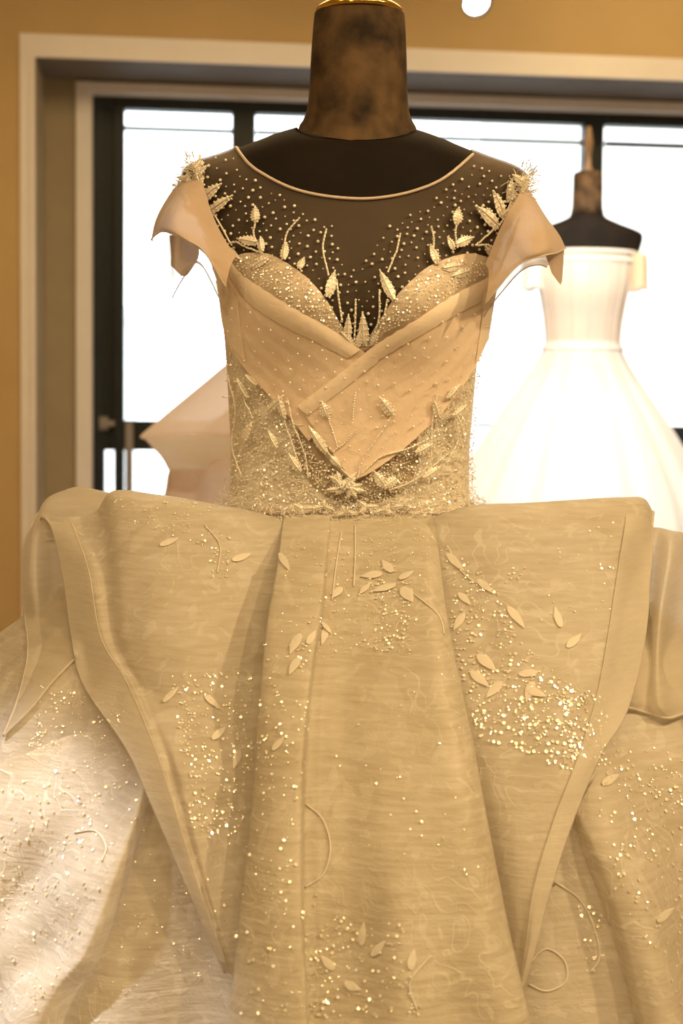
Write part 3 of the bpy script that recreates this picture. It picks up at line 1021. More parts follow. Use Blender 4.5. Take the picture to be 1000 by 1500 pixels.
# ------------------------------------------------------------------ cap sleeves
def fsheet(ctrl, nu, nv_, name, m_, wob=0.0, seed=0.0):
    g_ = [[tuple(P(*q)) for q in r_] for r_ in ctrl]
    a = cr(np.array(g_, float), nv_)
    b = cr(a.transpose(1, 0, 2), nu).transpose(1, 0, 2)
    if wob:
        for j in range(nv_):
            for i in range(nu):
                v = Vector(b[j, i])
                b[j, i] = v + Vector((.3, -1, .2)) * wob * noise.noise(v * 22 + Vector((seed, 0, 0)))
    o_ = obj(name, b, grid_faces(nv_, nu), m_, gown)
    return o_, b


# left: seam row to hem row; columns from the back over the shoulder to the front
ctl = [[(290, 262, .03), (284, 256, -.02), (296, 268, -.07), (310, 310, -.105), (328, 350, -.115), (345, 376, -.128)],
       [(268, 275, .05), (262, 268, -.02), (272, 285, -.10), (290, 320, -.128), (318, 358, -.132), (340, 384, -.135)],
       [(246, 300, .06), (243, 293, -.02), (250, 310, -.12), (276, 334, -.145), (308, 366, -.145), (336, 394, -.142)],
       [(230, 330, .06), (228, 322, -.02), (238, 330, -.12), (266, 345, -.155), (302, 374, -.15), (333, 408, -.146)],
       [(224, 352, .05), (222, 350, -.03), (236, 340, -.11), (260, 346, -.15), (296, 366, -.155), (331, 420, -.146)]]
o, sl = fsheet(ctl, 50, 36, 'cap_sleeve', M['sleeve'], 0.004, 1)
edge_cord('hem_cord', [Vector(sl[-1, i]) for i in range(50)], 0.0009, M['hem'])
ctl = [[(246, 335, -.02), (268, 340, -.09), (292, 352, -.12), (318, 380, -.12), (332, 400, -.11)],
       [(246, 362, -.01), (262, 366, -.09), (292, 372, -.11), (318, 400, -.11), (333, 425, -.10)],
       [(250, 398, -.01), (260, 400, -.07), (286, 386, -.10), (312, 408, -.10), (332, 445, -.09)],
       [(252, 437, .0), (268, 408, -.05), (290, 384, -.08), (318, 430, -.08), (334, 470, -.07)]]
o, s2 = fsheet(ctl, 44, 30, 'sleeve_underlayer', M['chiffon_thin'], 0.004, 2)
edge_cord('hem_cord', [Vector(s2[-1, i]) for i in range(44)], 0.0007, M['hem'])
ctl = [[(248, 345, .02), (258, 345, -.06), (290, 358, -.08)],
       [(250, 370, .02), (268, 372, -.06), (292, 370, -.08)],
       [(250, 390, .02), (270, 405, -.04), (288, 384, -.07)]]
fsheet(ctl, 24, 20, 'sleeve_underlayer', M['sleeve'], 0.003, 3)
# right
ctl = [[(752, 268, .03), (766, 270, -.02), (758, 288, -.07), (744, 312, -.105), (728, 346, -.118), (712, 386, -.128)],
       [(775, 285, .05), (782, 290, -.02), (776, 305, -.10), (758, 328, -.13), (738, 358, -.135), (716, 394, -.136)],
       [(795, 312, .06), (800, 318, -.02), (796, 332, -.12), (774, 350, -.145), (748, 370, -.147), (716, 406, -.143)],
       [(812, 340, .06), (818, 345, -.03), (810, 356, -.12), (788, 368, -.155), (756, 382, -.152), (714, 420, -.148)],
       [(822, 368, .05), (827, 364, -.03), (816, 370, -.11), (792, 376, -.15), (757, 390, -.152), (709, 446, -.146)]]
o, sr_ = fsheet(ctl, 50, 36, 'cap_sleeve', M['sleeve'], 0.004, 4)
edge_cord('hem_cord', [Vector(sr_[-1, i]) for i in range(50)], 0.0009, M['hem'])
ctl = [[(800, 364, -.02), (784, 370, -.09), (758, 384, -.12), (730, 402, -.12), (710, 425, -.11)],
       [(808, 380, -.01), (792, 378, -.08), (764, 394, -.10), (728, 420, -.10), (706, 450, -.09)],
       [(800, 392, .0), (785, 388, -.06), (762, 398, -.08), (726, 438, -.08), (704, 470, -.07)]]
o, s2 = fsheet(ctl, 44, 26, 'sleeve_underlayer', M['chiffon_thin'], 0.004, 5)
edge_cord('hem_cord', [Vector(s2[-1, i]) for i in range(44)], 0.0007, M['hem'])
ctl = [[(826, 362, -.01), (812, 368, -.06), (798, 372, -.08)],
       [(825, 388, -.005), (814, 390, -.05), (804, 388, -.07)],
       [(823, 413, .0), (820, 416, -.04), (808, 400, -.06)]]
fsheet(ctl, 24, 20, 'sleeve_underlayer', M['sleeve'], 0.002, 6)

# ------------------------------------------------------------------ embroidery and beads
def surf(px, py, off, where):
    if where == 't':
        return thit(px, py, off)
    h = BL.ray_cast(CAM, ray(px, py))
    if h[0] is None: return None, None
    n = h[1]
    if n.dot(ray(px, py)) > 0: n = -n
    return h[0] + n * off, n


def leaf(base, tip, wpx, where='t', off=0.010, beads=True, m_='thread', name='beaded_leaf', cup=0.25):
    """a padded leaf with a midrib and a beaded outline"""
    if where == 't' and base[1] < 306:      # keep the shoulder spray on the front of the shoulder
        base, tip, off = (base[0], base[1] + 7), (tip[0], tip[1] + 9), off * 0.7
    b, n1 = surf(*base, off, where)
    t_, n2 = surf(*tip, off, where)
    if b is None or t_ is None: return
    ax = t_ - b
    if ax.length > 0.12 or ax.length < 0.002: return
    n = (n1 + n2).normalized()
    w_ = wpx / F * (b - CAM).length
    sd = ax.cross(n).normalized()
    mb = MB()
    rows_ = []
    NL = 7
    for j in range(NL):
        s = j / (NL - 1)
        ww = w_ * 0.5 * math.sin(math.pi * min(1, 0.06 + s * 0.94) ** 0.8) + 0.0003
        c = b + ax * s + n * (0.0015 + cup * w_ * math.sin(math.pi * s) * 0.6)
        rows_.append([c - sd * ww - n * cup * w_ * .4, c - sd * ww * .5 - n * cup * w_ * .05, c + n * cup * w_ * .15, c + sd * ww * .5 - n * cup * w_ * .05, c + sd * ww - n * cup * w_ * .4])
    mb.add([p_ for r_ in rows_ for p_ in r_], grid_faces(NL, 5))
    if beads:
        br = max(0.0008, w_ * 0.10)
        for j in range(NL):
            for k in (0, 4):
                ball_into(mb, rows_[j][k] + n * br * .7, br * random.uniform(.8, 1.15))
            if 0 < j < NL - 1:
                for k in (1, 3):
                    ball_into(mb, rows_[j][k] + n * br * .6, br * random.uniform(.6, .95))
        tube_into(mb, [r_[2] + n * .0006 for r_ in rows_], 0.0007, 5)
    return mb.build(name, M[m_], gown)


def stem(pxs, r_=0.0011, where='t', off=0.010, bead=True, name='beaded_stem', m_='thread', n=None):
    c = cr(np.array(pxs, float), n or max(6, 7 * len(pxs)))
    pts = [surf(x, y, off, where)[0] for x, y in c]
    pts = [p_ for p_ in pts if p_ is not None]
    if len(pts) < 3: return
    mb = MB()
    tube_into(mb, pts, r_, 5)
    if bead:
        for p_ in pts[::2]:
            ball_into(mb, p_ + Vector((0, -r_, 0)), r_ * 1.35)
    return mb.build(name, M[m_], gown)


# left shoulder spray
for b, t_, w_ in (((288, 272), (282, 248), 12), ((276, 262), (262, 262), 11), ((292, 254), (308, 240), 11), ((310, 298), (300, 318), 10), ((322, 330), (310, 318), 10), ((284, 300), (272, 286), 11), ((299, 268), (297, 228), 19), ((304, 284), (329, 262), 15), ((316, 310), (347, 289), 14), ((381, 330), (379, 306), 13), ((384, 360), (356, 352), 13),
                  ((392, 374), (389, 352), 11), ((420, 388), (424, 364), 12), ((476, 436), (488, 402), 14), ((290, 262), (270, 250), 12), ((283, 285), (268, 270), 12), ((296, 300), (280, 290), 12),
                  ((508, 496), (509, 458), 11), ((516, 500), (498, 482), 10), ((440, 402), (446, 386), 10), ((300, 250), (284, 236), 12), ((345, 366), (362, 382), 10), ((400, 385), (378, 398), 11)):
    leaf(b, t_, w_)
for s_ in ([(296, 258), (304, 282), (318, 308), (334, 334), (348, 360)], [(380, 328), (378, 345), (386, 368)], [(440, 326), (424, 348), (419, 378)], [(478, 343), (472, 372), (478, 408)],
           [(522, 440), (521, 470), (519, 500)], [(490, 415), (493, 440), (498, 466)], [(335, 362), (352, 356), (370, 366), (392, 376)], [(300, 290), (312, 326), (332, 352)]):
    stem(s_)
# right shoulder spray
for b, t_, w_ in (((748, 290), (736, 272), 12), ((736, 300), (756, 278), 12), ((722, 312), (742, 316), 12), ((760, 284), (772, 272), 11), ((726, 330), (738, 322), 12), ((752, 262), (768, 250), 11), ((738, 288), (742, 256), 15), ((728, 318), (714, 281), 17), ((732, 308), (752, 290), 14), ((720, 330), (690, 304), 18), ((662, 332), (666, 308), 14), ((660, 362), (684, 349), 13),
                  ((656, 370), (648, 352), 11), ((632, 392), (624, 366), 14), ((578, 440), (558, 402), 14), ((535, 502), (534, 456), 14), ((545, 502), (556, 480), 9), ((752, 275), (765, 258), 13),
                  ((745, 300), (768, 284), 13), ((700, 362), (722, 378), 12), ((640, 398), (664, 392), 12), ((524, 506), (528, 480), 9), ((758, 262), (744, 250), 11), ((676, 398), (650, 408), 12)):
    leaf(b, t_, w_)
for s_ in ([(718, 330), (704, 344), (688, 360)], [(663, 328), (660, 345), (662, 366)], [(627, 338), (630, 356), (628, 378)], [(584, 350), (579, 378), (570, 404)], [(559, 428), (558, 462), (545, 496)],
           [(570, 440), (562, 470), (548, 500)], [(690, 360), (705, 358), (722, 366)], [(742, 285), (730, 315), (715, 335)]):
    stem(s_)
# sprays on the lower bodice and the crossed chiffon
OC = 0.018
for b, t_, w_ in (((482, 608), (474, 585), 15), ((571, 606), (553, 577), 14), ((481, 662), (457, 622), 13), ((486, 668), (500, 684), 10), ((402, 600), (424, 575), 10), ((425, 610), (418, 576), 11), ((630, 610), (622, 580), 11),
                  ((640, 580), (655, 560), 11), ((378, 580), (366, 552), 11), ((390, 560), (376, 545), 10), ((648, 606), (664, 590), 11), ((560, 712), (545, 690), 15), ((372, 645), (384, 616), 11), ((660, 640), (652, 606), 12),
                  ((600, 662), (622, 648), 12), ((575, 700), (556, 715), 14), ((415, 655), (404, 628), 11), ((446, 690), (430, 664), 12), ((610, 700), (632, 682), 12)):
    leaf(b, t_, w_, off=OC)
for s_ in ([(520, 572), (517, 592), (516, 612)], [(482, 606), (488, 628), (495, 652)], [(520, 628), (508, 644), (490, 660)], [(569, 606), (548, 642), (530, 672), (522, 702)], [(481, 660), (498, 684), (516, 702)],
           [(530, 692), (555, 668), (590, 656), (618, 640)], [(566, 718), (600, 702), (640, 666)], [(428, 580), (436, 620), (450, 660), (456, 700)], [(630, 570), (622, 620), (620, 680), (616, 720)],
           [(372, 552), (372, 580), (384, 610)], [(660, 560), (664, 600), (656, 640), (640, 680)], [(352, 545), (362, 600), (358, 650), (370, 700)], [(420, 600), (432, 640), (446, 690)]):
    stem(s_, 0.0009, off=OC)

# rosette at the waist point
for k in range(17):
    a = 2 * math.pi * k / 17 + random.uniform(-.2, .2)
    q_ = random.uniform(.45, 1.05)
    x0, y0 = 506 + random.uniform(-9, 9), 712 + random.uniform(-6, 6)
    leaf((x0, y0), (x0 + 27 * q_ * math.cos(a), y0 + 19 * q_ * math.sin(a)), random.uniform(6, 11), off=0.015 + random.uniform(0, .003), m_='thread', name='rosette_petal', cup=0.35)
mb = MB()
for k in range(26):
    ball_into(mb, thit(506 + random.gauss(0, 6), 711 + random.gauss(0, 4), .020 + random.uniform(0, .003))[0], random.uniform(.0009, .0017), ICO2)
props(mb.build('rosette_pearls', M['pearl'], gown), kind='stuff')
for (x, y) in ((476, 744), (505, 752), (534, 744), (560, 750), (448, 748), (585, 742)):
    for k in range(3):
        a = 2.1 * k + x
        leaf((x, y), (x + 17 * math.cos(a), y + 10 * math.sin(a)), 6.5, off=0.017, m_='thread', name='rosette_petal', cup=0.35)

# pearls on the sheer yoke, thinning out upwards
def poly_in(pt, poly):
    x, y = pt
    c = False
    for i in range(len(poly)):
        (x0, y0), (x1, y1) = poly[i - 1], poly[i]
        if (y0 > y) != (y1 > y) and x < (x1 - x0) * (y - y0) / (y1 - y0) + x0: c = not c
    return c


def scatter(poly, n, mind, dens=None, tries=40):
    xs = [p_[0] for p_ in poly]; ys = [p_[1] for p_ in poly]
    got = []
    for _ in range(n * tries):
        if len(got) >= n: break
        q = (random.uniform(min(xs), max(xs)), random.uniform(min(ys), max(ys)))
        if not poly_in(q, poly): continue
        if dens and random.random() > dens(*q): continue
        if any((q[0] - g_[0]) ** 2 + (q[1] - g_[1]) ** 2 < mind ** 2 for g_ in got[-500:]): continue
        got.append(q)
    return got


YOKE = [(290, 240), (340, 232), (372, 262), (430, 300), (470, 330), (520, 340), (580, 330), (640, 290), (690, 245), (740, 255), (760, 280), (715, 380), (655, 378), (620, 396), (585, 430), (560, 462), (540, 492), (525, 502), (512, 492), (497, 470), (470, 432), (440, 402), (400, 376), (345, 380), (310, 300)]


def ydens(x, y):
    d = curve_y(SWEET, x) - y            # height above the sweetheart edge
    side = min(1, abs(x - 522) / 220)
    return max(0.0, min(1, 1.15 - d / (95 + 90 * side)))


mb = MB()
for x, y in scatter(YOKE, 350, 9.5, ydens, 60):
    p_, n = thit(x, y, 0.0048)
    ball_into(mb, p_, random.choice((.0009, .0013, .0016, .0019)), ICO2, None)
props(mb.build('pearl_beads', M['pearl'], gown), kind='stuff', label='pearl beads scattered on the sheer yoke')
# pearls on the chiffon
CH = [(350, 440), (420, 470), (520, 520), (620, 470), (700, 430), (690, 500), (640, 590), (560, 670), (515, 700), (450, 640), (400, 575), (350, 500)]
mb = MB()
for x, y in scatter(CH, 190, 15, lambda x, y: 0.25 + 0.75 * (y - 430) / 270, 60):
    p_, n = thit(x, y, 0.0185)
    ball_into(mb, p_, random.uniform(.0009, .0017))
props(mb.build('pearl_beads', M['pearl'], gown), kind='stuff', label='pearl beads on the crossed chiffon')
# dense seed beads and sequins of the bodice sides and cups
LSIDE = [(333, 420), (345, 480), (385, 550), (428, 612), (470, 670), (515, 706), (515, 762), (430, 766), (345, 742), (350, 640)]
RSIDE = [(704, 440), (697, 495), (645, 592), (577, 666), (515, 706), (515, 762), (640, 766), (688, 742), (686, 640), (692, 560)]
mb = MB(); mg = MB()
for poly, n in ((LSIDE, 1100), (RSIDE, 1100)):
    for x, y in scatter(poly, n, 3.2, lambda x, y: 0.12 + 0.88 * max(0, min(1, (y - 470) / 190)), 14):
        p_, nn = thit(x, y, 0.0075 + random.random() * .003)
        d_ = (nn * .6 + Vector((0, -.5, .12)) + Vector((random.gauss(.08, .20), random.gauss(0, .08), random.gauss(.10, .15)))).normalized()
        (ball_into(mb, p_, random.uniform(.0007, .0016)) if random.random() < .72 else disc_into(mg, p_, random.uniform(.0009, .0017), d_))
CUPS = [[(345, 384), (365, 375), (400, 380), (440, 405), (470, 435), (497, 473), (515, 498), (430, 446), (370, 406)], [(535, 498), (560, 465), (585, 433), (620, 399), (655, 382), (700, 378), (700, 400), (655, 428), (600, 462)]]
for poly in CUPS:
    for x, y in scatter(poly, 260, 3.2, None, 14):
        p_, nn = thit(x, y, 0.0115)
        d_ = (nn * .6 + Vector((0, -.5, .12)) + Vector((random.gauss(.08, .20), random.gauss(0, .08), random.gauss(.10, .15)))).normalized()
        (ball_into(mb, p_, random.uniform(.0006, .0012)) if random.random() < .5 else disc_into(mg, p_, random.uniform(.0008, .0015), d_))
props(mb.build('seed_beads', M['pearl'], gown), kind='stuff', label='seed beads of the lace bodice')
props(mg.build('bodice_sequins', M['sequin'], gown, False), kind='stuff', label='silver sequins of the lace bodice')

# fringe: fine beaded strands at the waist, the shoulders and the sides
mb = MB()


def strand(x, y, ang, ln, where='t', off=.008, lift=.006, r_=.00042):
    pts = []
    for k in range(4):
        s = k / 3
        p_, n = surf(x + ln * s * math.cos(ang) + 2 * math.sin(s * 3 + x), y + ln * s * math.sin(ang), off + lift * math.sin(s * 2.4), where)
        if p_ is None: return
        pts.append(p_)
    if max((pts[i + 1] - pts[i]).length for i in range(3)) > .03: return
    tube_into(mb, pts, r_, 3, False)


for poly, n, lo_, hi_ in ((LSIDE, 150, 8, 18), (RSIDE, 150, 8, 18)):
    for x, y in scatter(poly, n, 4, lambda x, y: 0.08 + 0.92 * max(0, min(1, (y - 520) / 180)), 20):
        strand(x, y, random.uniform(-0.4, 3.5), random.uniform(lo_, hi_))
WAIST = [(342, 725), (430, 752), (515, 756), (640, 754), (688, 728), (690, 746), (640, 772), (515, 770), (420, 772), (342, 746)]
for x, y in scatter(WAIST, 300, 3, None, 20):
    strand(x, y, random.uniform(0, 6.28), random.uniform(8, 20), off=.014, lift=.010)
for cx_, cy2, n in ((285, 250, 70), (276, 270, 50), (765, 262, 80), (745, 280, 60), (768, 280, 40)):
    for _ in range(n):
        a = random.uniform(0, 6.28)
        p_, nn = thit(cx_ + random.gauss(0, 7), cy2 + random.gauss(0, 8), .008)
        d_ = (nn * random.uniform(.4, 1) + Vector((random.uniform(-.8, .8), random.uniform(-.6, .6), random.uniform(-.5, .9)))).normalized()
        l_ = random.uniform(.008, .018)
        tube_into(mb, [p_, p_ + d_ * l_ * .6 + Vector((0, 0, .001)), p_ + d_ * l_], .0004, 3, False)
props(mb.build('bead_fringe', M['thread'], gown), kind='stuff', label='fine beaded fringe at waist and shoulders')

# raised petals and leaves appliqued on the skirt
for b, t_, w_ in (((560, 842), (528, 846), 20), ((580, 858), (545, 868), 18), ((590, 862), (605, 884), 22), ((575, 840), (560, 822), 16), ((585, 850), (606, 838), 16), ((540, 858), (527, 872), 13), ((500, 862), (486, 878), 14),
                  ((470, 912), (484, 930), 14), ((478, 920), (470, 946), 12), ((440, 930), (425, 960), 18), ((438, 965), (424, 990), 16), ((450, 945), (462, 925), 12), ((655, 812), (680, 838), 13), ((744, 890), (768, 922), 16),
                  ((700, 960), (726, 985), 20), ((690, 985), (716, 1008), 18), ((735, 1000), (712, 1024), 18), ((760, 990), (790, 985), 17), ((770, 1010), (800, 1022), 18), ((780, 1000), (770, 1030), 16), ((820, 920), (812, 890), 14), ((830, 950), (850, 930), 14),
                  ((680, 900), (664, 925), 14), ((672, 870), (690, 888), 12), ((240, 1030), (262, 1008), 13), ((300, 1020), (322, 1040), 13), ((310, 1085), (330, 1066), 13), ((350, 1100), (340, 1128), 13), ((235, 800), (262, 790), 13),
                  ((340, 822), (368, 812), 13), ((410, 812), (425, 838), 12), ((400, 1100), (418, 1080), 13), ((530, 1385), (534, 1350), 14), ((545, 1400), (566, 1378), 13), ((600, 1420), (606, 1390), 14), ((490, 1420), (470, 1400), 14),
                  ((505, 1440), (530, 1450), 14), ((880, 1150), (905, 1135), 13), ((960, 1350), (985, 1330), 13), ((700, 850), (722, 870), 13)):
    leaf(b, t_, w_ * 0.8, 'b', 0.0006, False, 'petal', 'applique_petal', 0.05)
# corded rings and arcs embroidered on the skirt
for s_ in ([(447, 1178), (472, 1200), (484, 1240), (474, 1280), (446, 1300)], [(808, 1290), (845, 1315), (866, 1350), (878, 1400), (864, 1425)], [(776, 1410), (800, 1390), (826, 1408), (828, 1438), (800, 1452), (774, 1442)],
           [(600, 866), (640, 900), (650, 930)], [(500, 780), (492, 830), (486, 880)], [(520, 770), (520, 820), (518, 860)], [(110, 1220), (140, 1218), (156, 1240), (150, 1262)], [(655, 800), (670, 830), (690, 850), (715, 862)],
           [(300, 770), (322, 800), (318, 840)], [(630, 1400), (600, 1440), (610, 1480)]):
    stem(s_, 0.0010, 'b', 0.0008, False, 'corded_vine', 'petal', 26)

# sequins sewn on the skirt in drifts
mb = MB(); mg = MB()
DR = [([(420, 775), (630, 775), (640, 830), (600, 960), (560, 960), (480, 970), (410, 960)], 330, .7), ([(540, 850), (600, 850), (600, 960), (550, 960)], 110, .9),
      ([(385, 940), (455, 940), (445, 1170), (372, 1170)], 110, .8), ([(250, 990), (372, 985), (368, 1150), (345, 1240), (280, 1220)], 330, .9), ([(160, 728), (320, 740), (300, 800), (200, 770)], 90, .8),
      ([(300, 760), (340, 760), (335, 850), (310, 850)], 40, .8), ([(645, 790), (720, 850), (760, 940), (880, 1040), (885, 1100), (840, 1130), (700, 1080), (665, 950)], 560, 1.0), ([(760, 980), (890, 1020), (880, 1110), (800, 1120)], 130, 1.1),
      ([(60, 1000), (190, 1040), (160, 1085), (40, 1110)], 130, .8), ([(0, 1110), (190, 1100), (210, 1180), (60, 1480), (0, 1480)], 260, 1.0), ([(210, 1180), (330, 1300), (330, 1480), (120, 1480)], 90, .8),
      ([(440, 1340), (600, 1340), (620, 1490), (440, 1490)], 170, .9), ([(850, 1100), (1000, 1130), (1000, 1480), (900, 1300)], 170, 1.0), ([(690, 850), (900, 760), (900, 900), (760, 920)], 50, .8),
      ([(370, 1170), (445, 1170), (450, 1490), (340, 1490)], 60, .9), ([(480, 950), (660, 950), (740, 1340), (460, 1340)], 50, .8), ([(860, 1050), (1000, 1110), (1000, 1180), (870, 1150)], 60, .9), ([(845, 1310), (880, 1330), (890, 1420), (850, 1430)], 40, 1.),
      ([(340, 1230), (440, 1230), (440, 1490), (330, 1490)], 30, .9)]
for poly, n, sz in DR:
    cl = [(random.choice(poly)[0] * .3 + sum(q[0] for q in poly) / len(poly) * .7 + random.gauss(0, 30), random.choice(poly)[1] * .3 + sum(q[1] for q in poly) / len(poly) * .7 + random.gauss(0, 30)) for _ in range(5)]

    def dn(x, y):
        return 0.25 + 0.75 * max(0, noise.noise(Vector((x * .028, y * .028, n * .1))) * 1.6)
    for x, y in scatter(poly, n, 2.5, dn, 12):
        p_, nn = surf(x, y, .0011, 'b')
        if p_ is None: continue
        d_ = (nn * .6 + Vector((0, -.5, .12)) + Vector((random.gauss(.08, .20), random.gauss(0, .08), random.gauss(.10, .15)))).normalized()
        disc_into(mb if random.random() < .6 else mg, p_ + nn * .0005, random.choice((.0007, .0009, .0011, .0013, .0018)) * sz, d_)
props(mb.build('skirt_sequins', M['sequin'], gown, False), kind='stuff', label='silver sequins strewn over the skirt')
props(mg.build('skirt_sequins', M['gold_sequin'], gown, False), kind='stuff', label='gold sequins strewn over the skirt')

# ------------------------------------------------------------------ the other two forms and gowns
def ell_into(rows_, cx, cyy, seg=48):
    vv = []
    for z, rx, ry in rows_:
        for k in range(seg):
            a = 2 * math.pi * k / seg
            vv.append((cx + rx * math.sin(a), cyy - ry * math.cos(a), z))
    return np.array(vv).reshape(len(rows_), seg, 3)


def small_form(label, cx, cyy, zs, zneck, scale, finial=True):
    """zs: shoulder height; torso rows are relative to it"""
    t_ = thing('dress_form', label, 'mannequin', (cx, cyy, 0))
    s = scale
    rows_ = [(zs + .055 * s, .058 * s, .055 * s), (zs + .035 * s, .075 * s, .065 * s), (zs + .012 * s, .13 * s, .075 * s), (zs - .012 * s, .195 * s, .08 * s), (zs - .035 * s, .212 * s, .082 * s), (zs - .09 * s, .20 * s, .09 * s), (zs - .17 * s, .165 * s, .115 * s),
             (zs - .23 * s, .157 * s, .12 * s), (zs - .33 * s, .135 * s, .10 * s), (zs - .40 * s, .13 * s, .095 * s), (zs - .5 * s, .155 * s, .12 * s), (zs - .62 * s, .17 * s, .13 * s)]
    a = cr(np.array(rows_), 60)
    g_ = ell_into(a, cx, cyy)
    obj('torso', g_, grid_faces(60, 48, True) + [tuple(range(48)), tuple(59 * 48 + i for i in range(48))], M['torso'], t_)
    mb = MB()
    lathe_into(mb, [(.064 * s, zs + .045 * s), (.058 * s, zs + .075 * s), (.056 * s, zneck - .012), (.053 * s, zneck - .003), (.045 * s, zneck), (0.0, zneck + .002)], (cx, cyy), 40)
    mb.build('neck', M['neck'], t_)
    if finial:
        mb = MB()
        lathe_into(mb, [(.018, zneck), (.020, zneck + .01), (.012, zneck + .02), (.011, zneck + .06), (.016, zneck + .09), (.018, zneck + .11), (.012, zneck + .14), (.008, zneck + .165), (0, zneck + .17)], (cx, cyy), 24)
        mb.build('finial', M['wood'], t_)
    mb = MB(); lathe_into(mb, [(.018, .03), (.018, zs - .6 * s)], (cx, cyy), 16); mb.build('stand_pole', M['iron'], t_)
    mb = MB(); lathe_into(mb, [(.2, 0), (.2, .012), (.15, .02), (.03, .035), (.018, .06)], (cx, cyy), 40); mb.build('stand_base', M['iron'], t_)
    return t_


# strapless white gown by the window
Y2 = 3.65
c2 = P(859, 345, Y2)
small_form('small dark velvet dress form by the window, bare shoulders above a strapless white gown', c2.x, Y2, c2.z + .03, P(859, 252, Y2).z, 1.0)
g2 = thing('wedding_gown', 'overexposed white strapless ball gown by the window on the far form', 'dress', (c2.x, Y2, 0))
zb = lambda py: P(850, py, Y2).z
kx = lambda n: n / F * (Y2 + 1.75)
rows_ = [(zb(371), kx(73), .122), (zb(395), kx(71), .13), (zb(430), kx(65), .135), (zb(470), kx(58), .115), (zb(508), kx(55), .105), (zb(520), kx(57), .11)]
a = cr(np.array(rows_), 40)
obj('bodice', ell_into(a, c2.x - .006, Y2), grid_faces(40, 48, True), M['cream_satin'], g2)
mb = MB()
for k, (py, rr_) in enumerate(((372, .008), (384, .007))):
    tube_into(mb, [(c2.x - .006 + (kx(74)) * math.sin(t_), Y2 - .126 * math.cos(t_), zb(py)) for t_ in np.linspace(0, 2 * math.pi, 60)], rr_, 8, False)
mb.build('neckline_fold', M['white_gown'], g2)
mb = MB()
for q in range(9):
    z = zb(480) - q * .0
for q in np.linspace(-1.2, 1.2, 7):
    pts = []
    for j in range(0, 40, 4):
        zz, rx, ry = a[j]
        pts.append((c2.x - .006 + rx * 1.01 * math.sin(q), Y2 - ry * 1.01 * math.cos(q), zz))
    tube_into(mb, pts, .003, 5)
mb.build('boning', M['cream_satin'], g2)
# off-shoulder sleeve bands, a flat loop on each arm
for sx in (-1, 1):
    x0 = c2.x - .006 + sx * kx(70)
    g_ = []
    for j, zz in enumerate(np.linspace(zb(374), zb(425), 8)):
        row = []
        for t_ in np.linspace(0, 2 * math.pi, 28, endpoint=False):
            row.append((x0 + sx * .012 + .040 * math.cos(t_) + sx * .004 * j * .2, Y2 - .01 + .075 * math.sin(t_), zz + .006 * math.sin(3 * t_)))
        g_.append(row)
    obj('sleeve_band', np.array(g_), grid_faces(8, 28, True), M['gold_satin'] if sx > 0 else M['white_gown'], g2)
prof = [(zb(502), kx(56.5), .112), (zb(512), kx(58), .116), (zb(530), kx(66), .14), (zb(560), kx(84), .20), (zb(610), kx(118), .29), (zb(680), kx(160), .40), (zb(760), kx(198), .49), (zb(900), kx(230), .56), (.01, kx(262), .62)]
a = cr(np.array(prof), 70)
g_ = ell_into(a, c2.x - .006, Y2, 160)
for j in range(70):
    k = min(1, j / 25)
    for i in range(160):
        an = 2 * math.pi * i / 160
        f_ = 1 + k * (.022 * math.sin(15 * an + .6) + .009 * math.sin(31 * an + j * .05))
        g_[j, i, 0] = c2.x - .006 + (g_[j, i, 0] - c2.x + .006) * f_
        g_[j, i, 1] = Y2 + (g_[j, i, 1] - Y2) * f_
obj('skirt', g_, grid_faces(70, 160, True), M['white_tulle'], g2)
mb = MB()
tube_into(mb, [(c2.x - .006 + kx(57.5) * math.sin(t_), Y2 - .116 * math.cos(t_), zb(511)) for t_ in np.linspace(0, 2 * math.pi, 60)], .008, 8, False)
mb.build('waistband', M['white_gown'], g2)

# blush gown behind the main gown, its flared tier showing at the left
Y3 = 2.2
c3 = P(450, 380, Y3)
small_form('dress form behind the big gown wearing the blush tiered gown, mostly hidden', c3.x, Y3, c3.z, P(450, 270, Y3).z, 1.0, False)
g3 = thing('wedding_gown', 'blurred blush tulle gown with a pointed flared tier behind the big gown', 'dress', (c3.x, Y3, 0))
kz = lambda py: P(300, py, Y3).z
k3 = lambda n: n / F * (Y3 + 1.75)
rows_ = [(c3.z - .14, .172, .125), (c3.z - .2, .165, .13), (c3.z - .28, .150, .12), (kz(560), .138, .105), (kz(590), .14, .11)]
a = cr(np.array(rows_), 30)
obj('bodice', ell_into(a, c3.x, Y3), grid_faces(30, 48, True), M['blush_tulle'], g3)
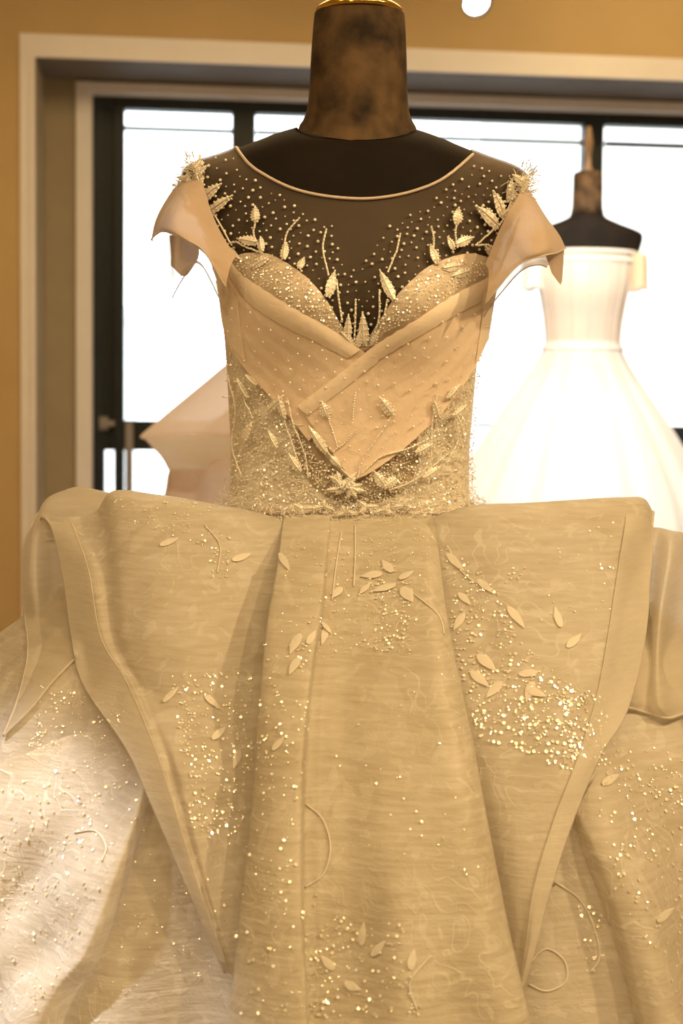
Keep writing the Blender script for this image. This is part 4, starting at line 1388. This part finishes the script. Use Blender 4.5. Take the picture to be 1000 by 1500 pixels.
# flared tier, folded back under at its rim; it juts out furthest to the left
prof = [(kz(505), k3(85)), (kz(530), k3(115)), (kz(565), k3(157)), (kz(600), k3(200)), (kz(630), k3(235)), (kz(637), k3(241)), (kz(643), k3(234)), (kz(655), k3(224)), (kz(668), k3(213)), (kz(684), k3(204))]
a = cr(np.array(prof), 70)
vv = np.empty((70, 120, 3))
for j in range(70):
    for i in range(120):
        an = 2 * math.pi * i / 120
        lobe = 1 - .10 * (1 - math.cos(an + math.pi / 2)) * .5 * j / 70 + .05 * math.sin(5 * an + .4) * min(1, j / 40)
        if j > 42: lobe += .02 * math.sin(11 * an)
        r_ = a[j, 1] * lobe
        vv[j, i] = (c3.x + r_ * math.sin(an), Y3 - .8 * r_ * math.cos(an), a[j, 0] - .015 * math.cos(5 * an) * min(1, j / 40) * .4)
obj('skirt_tier', vv[:44], grid_faces(44, 120, True), M['blush_tulle'], g3)
obj('tier_lining', vv[43:], grid_faces(27, 120, True), M['white_tulle'], g3)
prof = [(kz(590), k3(100)), (kz(630), k3(150)), (kz(660), k3(176)), (kz(690), k3(190)), (kz(730), k3(198)), (kz(800), k3(228)), (.3, .52), (.01, .62)]
a = cr(np.array(prof), 60)
vv = np.empty((60, 120, 3))
for j in range(60):
    for i in range(120):
        an = 2 * math.pi * i / 120
        r_ = a[j, 1] * (1 + .06 * math.sin(9 * an + 1) * min(1, j / 20))
        vv[j, i] = (c3.x + r_ * math.sin(an), Y3 - .85 * r_ * math.cos(an), a[j, 0])
obj('skirt', vv, grid_faces(60, 120, True), M['gold_satin'], g3)

# ------------------------------------------------------------------ track spot lamp seen at the top edge
YL = 3.2
lc = P(697, 2, YL)
lamp = thing('spotlight', 'lit white spotlight with grey housing hanging under the ceiling', 'lamp', (lc.x, YL, CEIL))
dirn = (Vector((0.18, -0.75, -0.62))).normalized()
q = dirn.to_track_quat('Z', 'Y')
mb = MB(); mc = MB()
for mb_, prof in ((mb, [(.0, -.14), (.022, -.135), (.026, -.12), (.028, -.06), (.042, -.015), (.052, .008), (.052, .02), (.047, .02), (.044, .004)]), (mc, [(0, .012), (.03, .010), (.044, .004)])):
    m2 = MB(); lathe_into(m2, prof, (0, 0), 36)
    mb_.add([lc + q @ Vector(v) for v in m2.v], m2.f)
mb.build('housing', M['lamp_grey'], lamp)
mc.build('lens', M['lamp'], lamp)['label'] = 'glowing white lens'
mb = MB()
tube_into(mb, [lc - dirn * .09, lc - dirn * .09 + Vector((0, 0, .06)), (lc.x, lc.y + .06, CEIL - .02)], .008, 10)
mb.build('arm', M['lamp_grey'], lamp)
mb = MB(); lathe_into(mb, [(.04, CEIL - .03), (.04, CEIL)], (lc.x, lc.y + .06), 24); mb.build('ceiling_mount', M['lamp_grey'], lamp)
